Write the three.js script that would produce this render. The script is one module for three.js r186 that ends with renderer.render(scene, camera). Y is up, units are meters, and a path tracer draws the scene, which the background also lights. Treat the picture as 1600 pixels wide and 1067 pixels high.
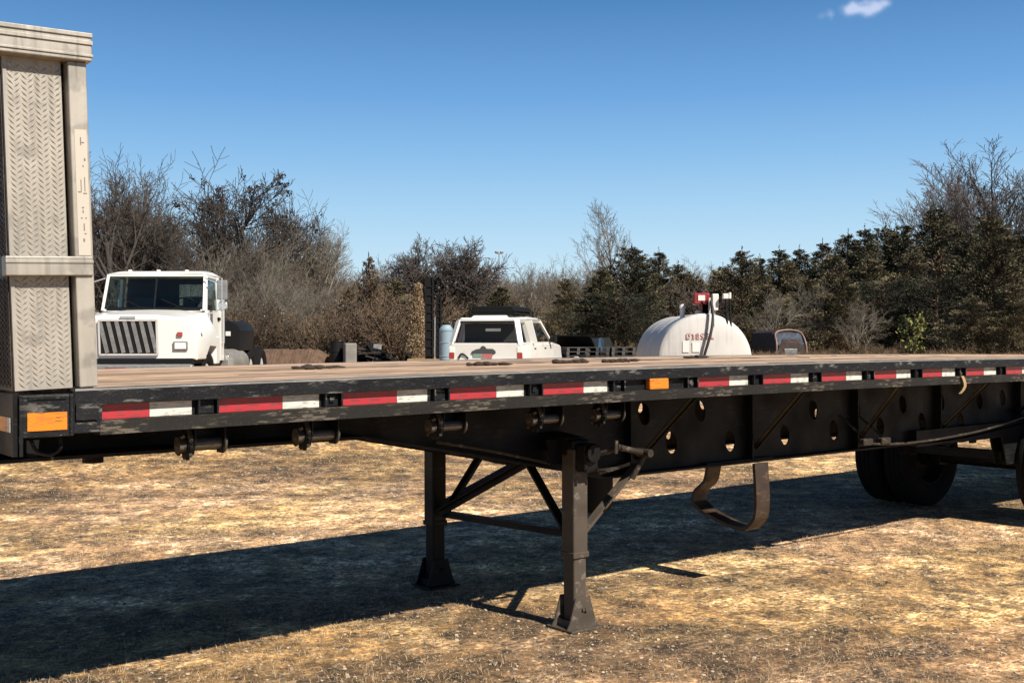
import * as THREE from 'three';
import { mergeGeometries, toCreasedNormals } from 'three/addons/utils/BufferGeometryUtils.js';
import { RoundedBoxGeometry } from 'three/addons/geometries/RoundedBoxGeometry.js';
import { FontLoader } from 'three/addons/loaders/FontLoader.js';
import { TextGeometry } from 'three/addons/geometries/TextGeometry.js';

// ------------------------------------------------------------------ camera, sky, sun, exposure
const scene = new THREE.Scene();
const W = 1024, H = 682;
const camera = new THREE.PerspectiveCamera(2 * Math.atan(533.5 / 1754) * 180 / Math.PI, W / H, 0.05, 3000);
camera.position.set(0, 1.699, 4.405);
camera.lookAt(0 + 0.62468, 1.699 - 0.00451, 4.405 - 0.78087);
camera.rotateZ(-0.0021);
camera.updateMatrixWorld();

const renderer = new THREE.WebGLRenderer({ antialias: true });
renderer.setSize(W, H);
renderer.shadowMap.enabled = true;
renderer.toneMapping = THREE.LinearToneMapping;
renderer.toneMappingExposure = 1.8;

const sunDir = new THREE.Vector3(0.12, 1.0, 1.07).normalize();
const sun = new THREE.DirectionalLight(new THREE.Color(1.0, 0.93, 0.82), 5);
sun.position.copy(sunDir).multiplyScalar(80); sun.target.position.set(0, 0, 0);
sun.castShadow = true;
sun.shadow.camera.left = -60; sun.shadow.camera.right = 60; sun.shadow.camera.top = 60; sun.shadow.camera.bottom = -60; sun.shadow.camera.far = 250;
sun.shadow.mapSize.set(4096, 4096); sun.shadow.radius = 1;
scene.add(sun, sun.target);

// ------------------------------------------------------------------ random numbers and noise
function rng(seed) { let a = seed >>> 0; return () => { a |= 0; a = a + 0x6D2B79F5 | 0; let t = Math.imul(a ^ a >>> 15, 1 | a); t = t + Math.imul(t ^ t >>> 7, 61 | t) ^ t; return ((t ^ t >>> 14) >>> 0) / 4294967296; }; }
const clamp = (x, a, b) => x < a ? a : x > b ? b : x, lerp = (a, b, t) => a + (b - a) * t;
const smooth = (a, b, x) => { const t = clamp((x - a) / (b - a), 0, 1); return t * t * (3 - 2 * t); };
function hash2(x, y, s) { let h = Math.imul(x, 374761393) + Math.imul(y, 668265263) + Math.imul(s, 974634777) | 0; h = Math.imul(h ^ h >>> 13, 1274126177); return ((h ^ h >>> 16) >>> 0) / 4294967296; }
function vnoise(x, y, px, py, s) {                       // value noise with period (px, py)
  const xi = Math.floor(x), yi = Math.floor(y), fx = x - xi, fy = y - yi, u = fx * fx * (3 - 2 * fx), v = fy * fy * (3 - 2 * fy);
  const x0 = ((xi % px) + px) % px, x1 = (x0 + 1) % px, y0 = ((yi % py) + py) % py, y1 = (y0 + 1) % py;
  return lerp(lerp(hash2(x0, y0, s), hash2(x1, y0, s), u), lerp(hash2(x0, y1, s), hash2(x1, y1, s), u), v);
}
function fbm(x, y, px, py, s, oct, gain = 0.5) { let a = 1, t = 0, n = 0; for (let o = 0; o < oct; o++) { t += a * vnoise(x, y, px, py, s + o * 17); n += a; a *= gain; x *= 2; y *= 2; px *= 2; py *= 2; } return t / n; }

// sky: clear winter air, paler towards the horizon, and one small cloud
{
  const w = 4096, h = 2048, d = new Float32Array(w * h * 4);
  const stops = [[0, .62, .775, .85], [3, .53, .72, .83], [6, .375, .60, .80], [9, .24, .47, .745], [12, .148, .35, .66], [16.6, .076, .22, .47], [30, .034, .098, .24], [60, .018, .050, .135], [90, .015, .042, .115]].map(([e, ...c]) => [e, ...c.map(v => v * 1.13 / 1.8)]);
  const towards = new THREE.Vector3(0.864, 0.291, -0.592).normalize(), ce = Math.asin(towards.y) * 180 / Math.PI, ca = Math.atan2(towards.z, towards.x) * 180 / Math.PI;
  const puffs = [[0.15, 0.0, .66, .36, 1.1], [0.95, 0.02, .68, .36, 1.1], [0.55, .02, .7, .28, .8], [1.15, .1, .4, .26, .8], [-1.05, -.16, .3, .26, .55], [-1.35, -.22, .35, .16, .3], [0.6, .32, .35, .2, .6]];
  for (let j = 0; j < h; j++) {
    const e = (j + 0.5) / h * 180 - 90; let c = stops[0].slice(1);
    for (let k = 0; k + 1 < stops.length; k++) if (e >= stops[k][0]) { const t = clamp((e - stops[k][0]) / (stops[k + 1][0] - stops[k][0]), 0, 1); c = [1, 2, 3].map(n => lerp(stops[k][n], stops[k + 1][n], t)); }
    for (let i = 0; i < w; i++) {
      const az = ((i + 0.5) / w - 0.5) * 360, at = (j * w + i) * 4; let r = c[0], g = c[1], b = c[2];
      if (e < 0) { r = .14; g = .11; b = .075; }
      else if (Math.abs(e - ce) < 2.5 && Math.abs(az - ca) < 5) {
        let m = 0; const u = (az - ca) + (fbm(i / 9, j / 9, 8192, 8192, 5, 5, .6) - .5) * .9, v = (e - ce) + (fbm(i / 9, j / 7, 8192, 8192, 9, 5, .6) - .5) * .55;
        for (const [pu, pv, su, sv, a] of puffs) m = Math.max(m, a * Math.exp(-(((u - pu) / su) ** 2 + ((v - pv) / sv) ** 2) * 1.3));
        m = smooth(.05, .95, m * (.35 + 1.1 * fbm(i / 12 + 7, j / 8, 8192, 8192, 21, 5, .6)));
        m = clamp(m, 0, .9); r = lerp(r, .33, m); g = lerp(g, .38, m); b = lerp(b, .51, m);
      }
      d[at] = r; d[at + 1] = g; d[at + 2] = b; d[at + 3] = 1;
    }
  }
  const t = new THREE.DataTexture(d, w, h, THREE.RGBAFormat, THREE.FloatType);
  t.mapping = THREE.EquirectangularReflectionMapping; t.magFilter = THREE.LinearFilter; t.needsUpdate = true;
  scene.background = t; scene.environment = t;
}

// ------------------------------------------------------------------ textures and materials
function tex(w, h, fn, rep = 1, srgb = false) {           // fn(i, j) -> [r, g, b] 0..1, linear unless srgb
  const d = new Uint8Array(w * h * 4);
  for (let j = 0; j < h; j++) for (let i = 0; i < w; i++) { const c = fn(i, j), a = (j * w + i) * 4; for (let k = 0; k < 3; k++) { const v = clamp(c[k] ?? c[0], 0, 1); d[a + k] = Math.round(255 * (srgb ? (v <= .0031308 ? v * 12.92 : 1.055 * v ** (1 / 2.4) - .055) : v)); } d[a + 3] = 255; }
  const t = new THREE.DataTexture(d, w, h); t.wrapS = t.wrapT = THREE.RepeatWrapping; t.magFilter = THREE.LinearFilter; t.minFilter = THREE.LinearMipmapLinearFilter; t.generateMipmaps = true;
  if (srgb) t.colorSpace = THREE.SRGBColorSpace; t.repeat.set(rep, rep); t.needsUpdate = true; return t;
}
const dull = (o) => new THREE.MeshPhysicalMaterial({ side: THREE.DoubleSide, specularIntensity: .35, ...o });   // matt weathered paint
const C = (r, g, b) => new THREE.Color().setRGB(r, g, b);
const std = (o) => new THREE.MeshStandardMaterial({ side: THREE.DoubleSide, ...o });
const N = 512;
function wear(base, scuff, amount, seed, rep, streak = 6) {   // paint with long scuffs and dull blotches
  const f = (i, j) => { const big = fbm(i / 128, j / 64, 4, 8, seed, 4), s = fbm(i / 32, j / (32 / streak), 16, 16 * streak, seed + 50, 5, .65), g = hash2(i >> 1, j, seed + 7); return [big, s, g]; };
  return {
    map: tex(N, N, (i, j) => { const [b, s, g] = f(i, j); const m = smooth(.66 - amount * .17, .70, s) * .8 * smooth(.38, .6, b) + (g > .994 - amount * .008 ? .6 : 0), k = .75 + .5 * b; return base.map((c, n) => lerp(c * k, scuff[n], clamp(m, 0, 1))); }, rep, true),
    roughnessMap: tex(256, 256, (i, j) => { const b = fbm(i / 32, j / 32, 8, 8, seed + 3, 4); return [0, .35 + .5 * b, 0]; }, rep),
  };
}
const tapeMap = (c, s) => tex(256, 256, (i, j) => { const cell = ((i + j) % 16 < 2 || (i - j + 256) % 16 < 2) ? .82 : 1, d = smooth(.52, .72, fbm(i / 32, j / 16, 8, 16, s, 5)), sc = smooth(.70, .73, fbm(i / 64, j / 4, 4, 64, s + 9, 3)); return c.map(v => lerp(lerp(v * cell, v * .55 + .02, d * .7), .03, sc * .8)); }, 4, true);   // reflective cells, road dirt, scrapes
const M = {
  black: dull({ ...wear([.0045, .0045, .005], [.02, .018, .015], .25, 3, .8), roughness: .9, metalness: 0 }),
  rail: dull({ ...wear([.0075, .008, .0095], [.12, .112, .10], .6, 8, 1.1, 4), roughness: .85, bumpMap: tex(256, 256, (i, j) => [fbm(i / 16, j / 8, 16, 32, 4, 4)], 2), bumpScale: .0015 }),
  lower: dull({ ...wear([.014, .013, .0115], [.12, .10, .078], .9, 12, 1.1, 6), roughness: .9 }),
  worn: dull({ ...wear([.030, .024, .019], [.13, .11, .088], .8, 15, 2.2, 2), roughness: .8 }),
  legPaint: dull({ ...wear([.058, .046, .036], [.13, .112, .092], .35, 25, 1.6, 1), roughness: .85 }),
  shadedFrontAlu: dull({ ...wear([.040, .034, .029], [.075, .066, .058], .5, 27, 1.5, 1), roughness: .8 }),  // scuffed aluminium of front panel and lugs, shade put into its colour
  rust: std({ ...wear([.024, .013, .008], [.10, .055, .03], .8, 18, 2), roughness: .9 }),
  drum: std({ ...wear([.042, .033, .025], [.10, .08, .06], .7, 22, 6), roughness: .7 }),
  alu: std({ map: tex(N, N, (i, j) => { const b = fbm(i / 128, j / 128, 4, 4, 31, 5), s = fbm(i / 8, j / 128, 64, 4, 35, 3), dk = smooth(.54, .70, fbm(i / 64, j / 64, 8, 8, 38, 5)) + .7 * smooth(.62, .72, fbm(i / 16, j / 128, 32, 4, 39, 4)); const k = (.74 + .36 * b + .2 * (s - .5)) * (1 - .26 * dk); return [.325 * k, .298 * k, .256 * k]; }, 1.4, true), metalness: .3, roughness: .42, bumpMap: tex(256, 256, (i, j) => [fbm(i / 32, j / 32, 8, 8, 41, 5)], 2), bumpScale: .0015 }),
  lug: std({ color: C(.37, .34, .295), metalness: .5, roughness: .42 }),
  tapeRed: new THREE.MeshPhysicalMaterial({ map: tapeMap([.34, .016, .024], 5), roughness: .45, clearcoat: .3, side: THREE.DoubleSide, bumpMap: tex(64, 64, (i, j) => [((i + j) % 8 < 4) ^ ((i - j + 64) % 8 < 4) ? .6 : .4], 12), bumpScale: .0004 }),
  tapeWhite: new THREE.MeshPhysicalMaterial({ map: tapeMap([.54, .515, .455], 6), roughness: .45, clearcoat: .3, side: THREE.DoubleSide }),
  amber: new THREE.MeshPhysicalMaterial({ map: tapeMap([.64, .17, .006], 7), roughness: .35, clearcoat: .5, side: THREE.DoubleSide }),
  rubber: dull({ color: C(.0055, .0055, .006), roughness: .9, bumpMap: tex(128, 128, (i, j) => [(i % 32 < 5 || j % 64 < 6) ? 0 : .8], 6), bumpScale: .006 }),
  hose: std({ color: C(.015, .015, .016), roughness: .6 }),
  greyMetal: std({ ...wear([.19, .19, .185], [.32, .31, .29], .6, 44, 2), metalness: .35, roughness: .7 }),
  chrome: std({ color: C(.7, .7, .7), metalness: .85, roughness: .25 }),
  white: new THREE.MeshPhysicalMaterial({ map: tex(256, 256, (i, j) => { const b = fbm(i / 64, j / 64, 4, 4, 61, 4), k = .93 + .14 * (b - .5); return [.66 * k, .65 * k, .61 * k]; }, .7, true), roughness: .45, clearcoat: .5, clearcoatRoughness: .15, side: THREE.DoubleSide }),
  offWhite: std({ map: tex(256, 256, (i, j) => { const b = fbm(i / 64, j / 64, 4, 4, 66, 5), s = fbm(i / 8, j / 128, 32, 2, 70, 3); const k = .8 + .25 * b - .16 * smooth(.55, .8, s); return [.46 * k, .445 * k, .425 * k]; }, .6, true), roughness: .6 }),
  glassDark: new THREE.MeshPhysicalMaterial({ color: C(.02, .024, .026), roughness: .06, clearcoat: 1, side: THREE.DoubleSide }),
  glassTint: new THREE.MeshPhysicalMaterial({ color: C(.66, .80, .80), roughness: .03, transmission: 1, thickness: 0, ior: 1.45, side: THREE.DoubleSide }),
  glassSmoke: new THREE.MeshPhysicalMaterial({ color: C(.68, .68, .68), roughness: .04, specularIntensity: .4, transmission: 1, thickness: 0, ior: 1.45, side: THREE.DoubleSide }),
  trim: dull({ color: C(.007, .007, .0075), roughness: .6 }),
  seat: std({ color: C(.05, .05, .05), roughness: .9 }),
  red: std({ ...wear([.20, .014, .014], [.32, .12, .10], .6, 77, 3), roughness: .55 }),
  redLens: new THREE.MeshPhysicalMaterial({ color: C(.30, .03, .025), roughness: .2, clearcoat: 1 }),
  lampGlass: new THREE.MeshPhysicalMaterial({ color: C(.75, .74, .7), roughness: .15, clearcoat: 1 }),
  concrete: std({ ...wear([.155, .145, .125], [.24, .225, .20], .5, 81, 1), roughness: .95 }),
  plateGreen: std({ color: C(.15, .26, .22), roughness: .5 }),
  plateWhite: std({ color: C(.58, .56, .53), roughness: .5 }),
  plateRed: std({ color: C(.38, .12, .11), roughness: .5 }),
  palePink: std({ ...wear([.19, .115, .09], [.09, .05, .035], .9, 86, 3), roughness: .8 }),
  oldWood: std({ ...wear([.045, .043, .04], [.09, .085, .078], .8, 87, 2), roughness: .95 }),
  blueTarp: std({ ...wear([.018, .027, .045], [.08, .10, .13], .8, 84, 2), roughness: .5 }),
  dirtRed: std({ map: tex(N, N, (i, j) => { const b = fbm(i / 32, j / 32, 16, 16, 90, 5), k = .5 + b; return [.085 * k, .05 * k, .031 * k]; }, .5, true), roughness: 1 }),
  tanBoard: std({ map: tex(256, 256, (i, j) => { const g = fbm(i / 4, j / 64, 64, 4, 93, 4), k = .65 + .7 * g; return [.27 * k, .18 * k, .085 * k]; }, 1, true), roughness: .95 }),
};
// worn decking: several tones, grain along x
const woods = [[.44, .295, .195], [.35, .24, .165], [.50, .35, .245], [.22, .15, .10], [.40, .265, .17]].map((c, n) => std({
  map: tex(N, 256, (i, j) => { const g = fbm(i / 128, j / 3, 4, 85, 100 + n * 9, 5), l = fbm(i / 64, j / 32, 8, 8, 104 + n * 9, 4), cr = smooth(.66, .72, fbm(i / 128, j / 4, 4, 64, 107 + n, 3)); const k = (.55 + .6 * g + .6 * (l - .5)) * (1 - .7 * cr); return c.map(v => v * k); }, .9, true),
  roughness: .95, bumpMap: tex(256, 256, (i, j) => [fbm(i / 64, j / 3, 4, 85, 110, 4)], .9), bumpScale: .004 }));

// ------------------------------------------------------------------ helpers
const used = {};
function numbered(n) { const k = used[n] = (used[n] ?? -1) + 1; return k ? `${n}_${String(k).padStart(3, '0')}` : n; }
function shade(o) { o.castShadow = o.receiveShadow = true; return o; }
function tag(o, label, category, group, kind) { if (label) o.userData.label = label; if (category) o.userData.category = category; if (group) o.userData.group = group; if (kind) o.userData.kind = kind; return o; }
function thing(name, label, category, pos = [0, 0, 0], turn = 0, group) { const o = new THREE.Group(); o.name = numbered(name); scene.add(o); o.position.set(...pos); o.rotation.y = turn; return tag(o, label, category, group); }
function copyOf(root, pos, turn, label, group, s) { const r = root.clone(); r.name = numbered(root.name.replace(/_\d{3}$/, '')); scene.add(r); r.position.set(...pos); r.rotation.set(0, turn, 0); if (s) r.scale.set(...s); r.userData = { ...root.userData }; if (label) r.userData.label = label; if (group) r.userData.group = group; return r; }
function boxUV(g) {                                       // uv in metres, by the side each face looks to
  const p = g.attributes.position, n = g.attributes.normal, uv = new Float32Array(p.count * 2);
  for (let i = 0; i < p.count; i += 3) {
    let nx = 0, ny = 0, nz = 0; for (let k = 0; k < 3; k++) { nx += n.getX(i + k); ny += n.getY(i + k); nz += n.getZ(i + k); }
    nx = Math.abs(nx); ny = Math.abs(ny); nz = Math.abs(nz);
    for (let k = 0; k < 3; k++) { const x = p.getX(i + k), y = p.getY(i + k), z = p.getZ(i + k); let u, v; if (ny >= nx && ny >= nz) { u = x; v = z; } else if (nz >= nx) { u = x; v = y; } else { u = z; v = y; } uv[(i + k) * 2] = u; uv[(i + k) * 2 + 1] = v; }
  }
  g.setAttribute('uv', new THREE.BufferAttribute(uv, 2)); return g;
}
function clean(g) { if (g.index) g = g.toNonIndexed(); if (!g.attributes.normal) g.computeVertexNormals(); for (const k of Object.keys(g.attributes)) if (k !== 'position' && k !== 'normal') g.deleteAttribute(k); return g; }
const V = (x, y, z) => new THREE.Vector3(x, y, z);
class MB {
  constructor() { this.g = []; }
  geo(g, m) { g = clean(g); if (m) g.applyMatrix4(m); this.g.push(g); return this; }
  box(x0, x1, y0, y1, z0, z1, r = 0) { const w = x1 - x0, h = y1 - y0, d = z1 - z0, g = r ? new RoundedBoxGeometry(w, h, d, 1, Math.min(r, w / 2.1, h / 2.1, d / 2.1)) : new THREE.BoxGeometry(w, h, d); g.translate((x0 + x1) / 2, (y0 + y1) / 2, (z0 + z1) / 2); return this.geo(g); }
  bar(a, b, w, t, up = V(0, 1, 0), r = 0) {               // rectangular bar from a to b
    a = V(...a); b = V(...b); const d = b.clone().sub(a), L = d.length(); d.normalize(); let s = up.clone().cross(d); if (s.lengthSq() < 1e-6) s = V(1, 0, 0).cross(d); s.normalize(); const u = d.clone().cross(s);
    const g = r ? new RoundedBoxGeometry(w, t, L, 1, r) : new THREE.BoxGeometry(w, t, L); const m = new THREE.Matrix4().makeBasis(s, u, d); m.setPosition(a.add(b).multiplyScalar(.5)); return this.geo(g, m);
  }
  cyl(a, b, r0, r1 = r0, seg = 14, open = false) { a = V(...a); b = V(...b); const d = b.clone().sub(a), g = new THREE.CylinderGeometry(r1, r0, d.length(), seg, 1, open); const q = new THREE.Quaternion().setFromUnitVectors(V(0, 1, 0), d.clone().normalize()); const m = new THREE.Matrix4().makeRotationFromQuaternion(q); m.setPosition(a.add(b).multiplyScalar(.5)); return this.geo(g, m); }
  tube(pts, r, seg = 8, n = 24) { return this.geo(new THREE.TubeGeometry(new THREE.CatmullRomCurve3(pts.map(p => V(...p))), n, r, seg)); }
  plate(pts, t, axis = 'z', at = 0, holes = []) {         // polygon in the plane across an axis, thickness t from `at`; pts are (x,y), (z,y) or (x,z)
    const s = new THREE.Shape(pts.map(p => new THREE.Vector2(...p))); for (const h of holes) s.holes.push(h);
    const g = new THREE.ExtrudeGeometry(s, { depth: t, bevelEnabled: false, curveSegments: 10 }); const m = new THREE.Matrix4();
    if (axis === 'z') m.setPosition(0, 0, at); else if (axis === 'x') m.makeBasis(V(0, 0, 1), V(0, 1, 0), V(1, 0, 0)).setPosition(at, 0, 0); else m.makeBasis(V(1, 0, 0), V(0, 0, 1), V(0, 1, 0)).setPosition(0, at, 0);
    g.applyMatrix4(m); const c = clean(g); if (m.determinant() < 0) { const p = c.attributes.position.array; for (let i = 0; i < p.length; i += 9) for (let k = 0; k < 3; k++) { const q = p[i + 3 + k]; p[i + 3 + k] = p[i + 6 + k]; p[i + 6 + k] = q; } c.computeVertexNormals(); } this.g.push(c); return this;
  }
  build(name, mat, parent) { let g = mergeGeometries(this.g, false); boxUV(g); const o = shade(new THREE.Mesh(g, mat)); o.name = parent === scene ? numbered(name) : name; parent.add(o); return o; }
}
function loft(sections, caps = true, crease = .6) {       // rings of equal count, joined one to the next
  const n = sections[0].length, pos = []; const tri = (a, b, c) => pos.push(...a, ...b, ...c);
  for (let i = 0; i + 1 < sections.length; i++) for (let k = 0; k < n; k++) { const a = sections[i][k], b = sections[i][(k + 1) % n], c = sections[i + 1][(k + 1) % n], d = sections[i + 1][k]; tri(a, b, c); tri(a, c, d); }
  if (caps) for (const [s, f] of [[sections[0], 1], [sections[sections.length - 1], 0]]) { const c = [0, 1, 2].map(k => s.reduce((t, p) => t + p[k], 0) / n); for (let k = 0; k < n; k++) f ? tri(c, s[(k + 1) % n], s[k]) : tri(c, s[k], s[(k + 1) % n]); }
  const g = new THREE.BufferGeometry(); g.setAttribute('position', new THREE.Float32BufferAttribute(pos, 3)); g.computeVertexNormals(); return toCreasedNormals(g, crease);
}
function quad(a, b, c, d) { const g = new THREE.BufferGeometry(); g.setAttribute('position', new THREE.Float32BufferAttribute([...a, ...b, ...c, ...a, ...c, ...d], 3)); g.computeVertexNormals(); return g; }
// a place on the ground by the bearing it is seen at and its distance ahead
const fw = V(.62468, 0, -.78087), rt = V(.78087, 0, .62468);
const rise = (x, z) => .42 * smooth(-7, -13, z);
const spot = (px, d) => { const k = (px - 800) / 1754 * d, x = fw.x * d + rt.x * k, z = 4.405 + fw.z * d + rt.z * k; return [x, rise(x, z), z]; };
const tall = (ytop, d) => (525.5 - ytop) / 1754 * d + 1.7 - .42;
// ------------------------------------------------------------------ the ground
const groundY = (x, z) => rise(x, z) + (fbm(x * .35 + 500, z * .35 + 500, 1e6, 1e6, 3, 3) - .5) * .035 * smooth(-60, -8, z);
{
  const line = (fine, a, b, step, ends) => { const s = []; for (let v = a; v <= b + 1e-6; v += step) s.push(v); let g = step, lo = a, hi = b; for (let k = 0; k < ends; k++) { g *= 1.22; lo -= g; hi += g; s.unshift(lo); s.push(hi); } return s; };
  const xs = line(1, -3, 24, .16, 38), zs = line(1, -16, 5, .13, 40), nx = xs.length, nz = zs.length;
  const pos = new Float32Array(nx * nz * 3), col = new Float32Array(nx * nz * 3), uv = new Float32Array(nx * nz * 2), idx = [];
  for (let j = 0; j < nz; j++) for (let i = 0; i < nx; i++) {
    const x = xs[i], z = zs[j], a = j * nx + i; pos[a * 3] = x; pos[a * 3 + 1] = groundY(x, z); pos[a * 3 + 2] = z; uv[a * 2] = x; uv[a * 2 + 1] = z;
    const su = x * .78 + z * .62, sv = z * .78 - x * .62, big = fbm(su * .22 + 300, sv * .75 + 300, 1e6, 1e6, 11, 5), mid = fbm(su * .7 + 90, sv * 2.4 + 90, 1e6, 1e6, 14, 5, .6), k = .68 + .58 * smooth(.40, .58, big) + .40 * smooth(.53, .61, mid) - .30 * smooth(.48, .38, mid), g = smooth(.42, .62, fbm(x * .5 + 40, z * .9 + 70, 1e6, 1e6, 17, 4));
    const br = 1 - smooth(.40, .60, big); col[a * 3] = k * lerp(1, .96, g); col[a * 3 + 1] = k * lerp(.99, .97, g) * (1 - .06 * br); col[a * 3 + 2] = k * lerp(1.02, .82, g) * (1 - .16 * br);
    if (i + 1 < nx && j + 1 < nz) idx.push(a, a + nx, a + 1, a + 1, a + nx, a + nx + 1);
  }
  const g = new THREE.BufferGeometry(); g.setAttribute('position', new THREE.BufferAttribute(pos, 3)); g.setAttribute('color', new THREE.BufferAttribute(col, 3)); g.setAttribute('uv', new THREE.BufferAttribute(uv, 2)); g.setIndex(idx); g.computeVertexNormals();
  const S = 2048, m = 5.2, T = (k) => S / k;
  const hgt = new Float32Array(S * S);
  for (let j = 0; j < S; j++) for (let i = 0; i < S; i++) { const a = fbm(i / 64, j / 64, 32, 32, 201, 3), b = fbm(i / 10.6667, j / 10.6667, 192, 192, 207, 2), c = vnoise(i / 4, j / 4, 512, 512, 215); hgt[j * S + i] = .42 * a + .38 * b + .2 * c; }
  const map = tex(S, S, (i, j) => {
    const h = hgt[j * S + i], l = fbm(i / 128, j / 128, 16, 16, 230, 4), straw = smooth(.50, .60, fbm(i / 21.333, j / 5.3333, 96, 384, 236, 3)) * smooth(.4, .6, l), gr = hash2(i >> 1, j >> 1, 5);
    let k = .88 + 2.7 * (h - .5) + .3 * (gr - .5); if (h < .42) k *= .45 + .55 * smooth(.32, .42, h); if (h > .57) k *= 1 + .5 * smooth(.57, .66, h); k = Math.max(k, .16);
    const c = [lerp(.272, .48, straw), lerp(.164, .332, straw), lerp(.079, .20, straw)]; const dk = smooth(.52, .64, fbm(i / 42.667, j / 42.667, 48, 48, 250, 4)) * .45;
    return c.map(v => v * k * (1 - dk) * 1.2);
  }, 1 / m, true);
  const bump = tex(1024, 1024, (i, j) => [hgt[(j * 2) * S + i * 2] * 1.3 - .15], 1 / m);
  const o = shade(new THREE.Mesh(g, std({ map, bumpMap: bump, bumpScale: .014, vertexColors: true, roughness: 1 }))); o.name = 'ground'; scene.add(o); tag(o, 'tan gravel and dry grass yard ground', null, null, 'structure');
}
function scatter(name, label, category, geo, mat, n, seed, area, place) {   // uncountable small stuff on the ground
  const R = rng(seed), o = new THREE.InstancedMesh(geo, mat, n), m = new THREE.Matrix4(), q = new THREE.Quaternion(), c = new THREE.Color();
  for (let k = 0; k < n; k++) {
    const d = lerp(area[0] ** .5, area[1] ** .5, R()) ** 2, px = lerp(-60, 1660, R()), lat = (px - 800) / 1754 * d, x = fw.x * d + rt.x * lat, z = 4.405 + fw.z * d + rt.z * lat;
    const [s, e, tint, dy] = place(R, x, z, d); q.setFromEuler(e); m.compose(V(x, groundY(x, z) + (dy ?? 0), z), q, s); o.setMatrixAt(k, m); o.setColorAt(k, c.setRGB(...tint));
  }
  o.name = name; shade(o); scene.add(o); tag(o, label, category, null, 'stuff');
}
{
  const st = new THREE.IcosahedronGeometry(1, 0);
  scatter('gravel', 'small pale stones strewn over the yard ground', 'gravel', st, std({ color: C(1, 1, 1), roughness: 1 }), 32000, 71, [4.2, 17], (R, x, z, d) => { const s = (.002 + .007 * R() ** 4) * (1 + d * .05), b = .13 + .30 * R() ** 1.6; return [V(s * (1 + .6 * R()), s * .55, s * (1 + .5 * R())), new THREE.Euler(R() * .5, R() * 6.3, R() * .5), [b, b * .78, b * .54]]; });
  const bl = new THREE.BufferGeometry(); bl.setAttribute('position', new THREE.Float32BufferAttribute([-.5, 0, 0, .5, 0, 0, .28, .6, .22, -.5, 0, 0, .28, .6, .22, -.28, .6, .22, -.28, .6, .22, .28, .6, .22, 0, 1, .8], 3)); bl.computeVertexNormals();
  scatter('dry_grass', 'dead straw coloured grass blades lying over the yard ground', 'grass', bl, std({ color: C(1, 1, 1), roughness: 1 }), 110000, 72, [4.2, 18], (R, x, z, d) => {
    const patch = smooth(.44, .6, fbm(x * .9 + 90, z * 1.2 + 90, 1e6, 1e6, 44, 4)), l = (.010 + .034 * R() * R()) * (.5 + patch), w = .0025 + .0015 * d * .12; const b = .55 + .6 * R();
    return [V(w, l * .55, l), new THREE.Euler(R() * .7, R() * 6.3, (R() - .5) * .8), R() < .25 ? [.13 * b, .08 * b, .034 * b] : [.38 * b, .285 * b, .17 * b]]; });
}

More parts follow.
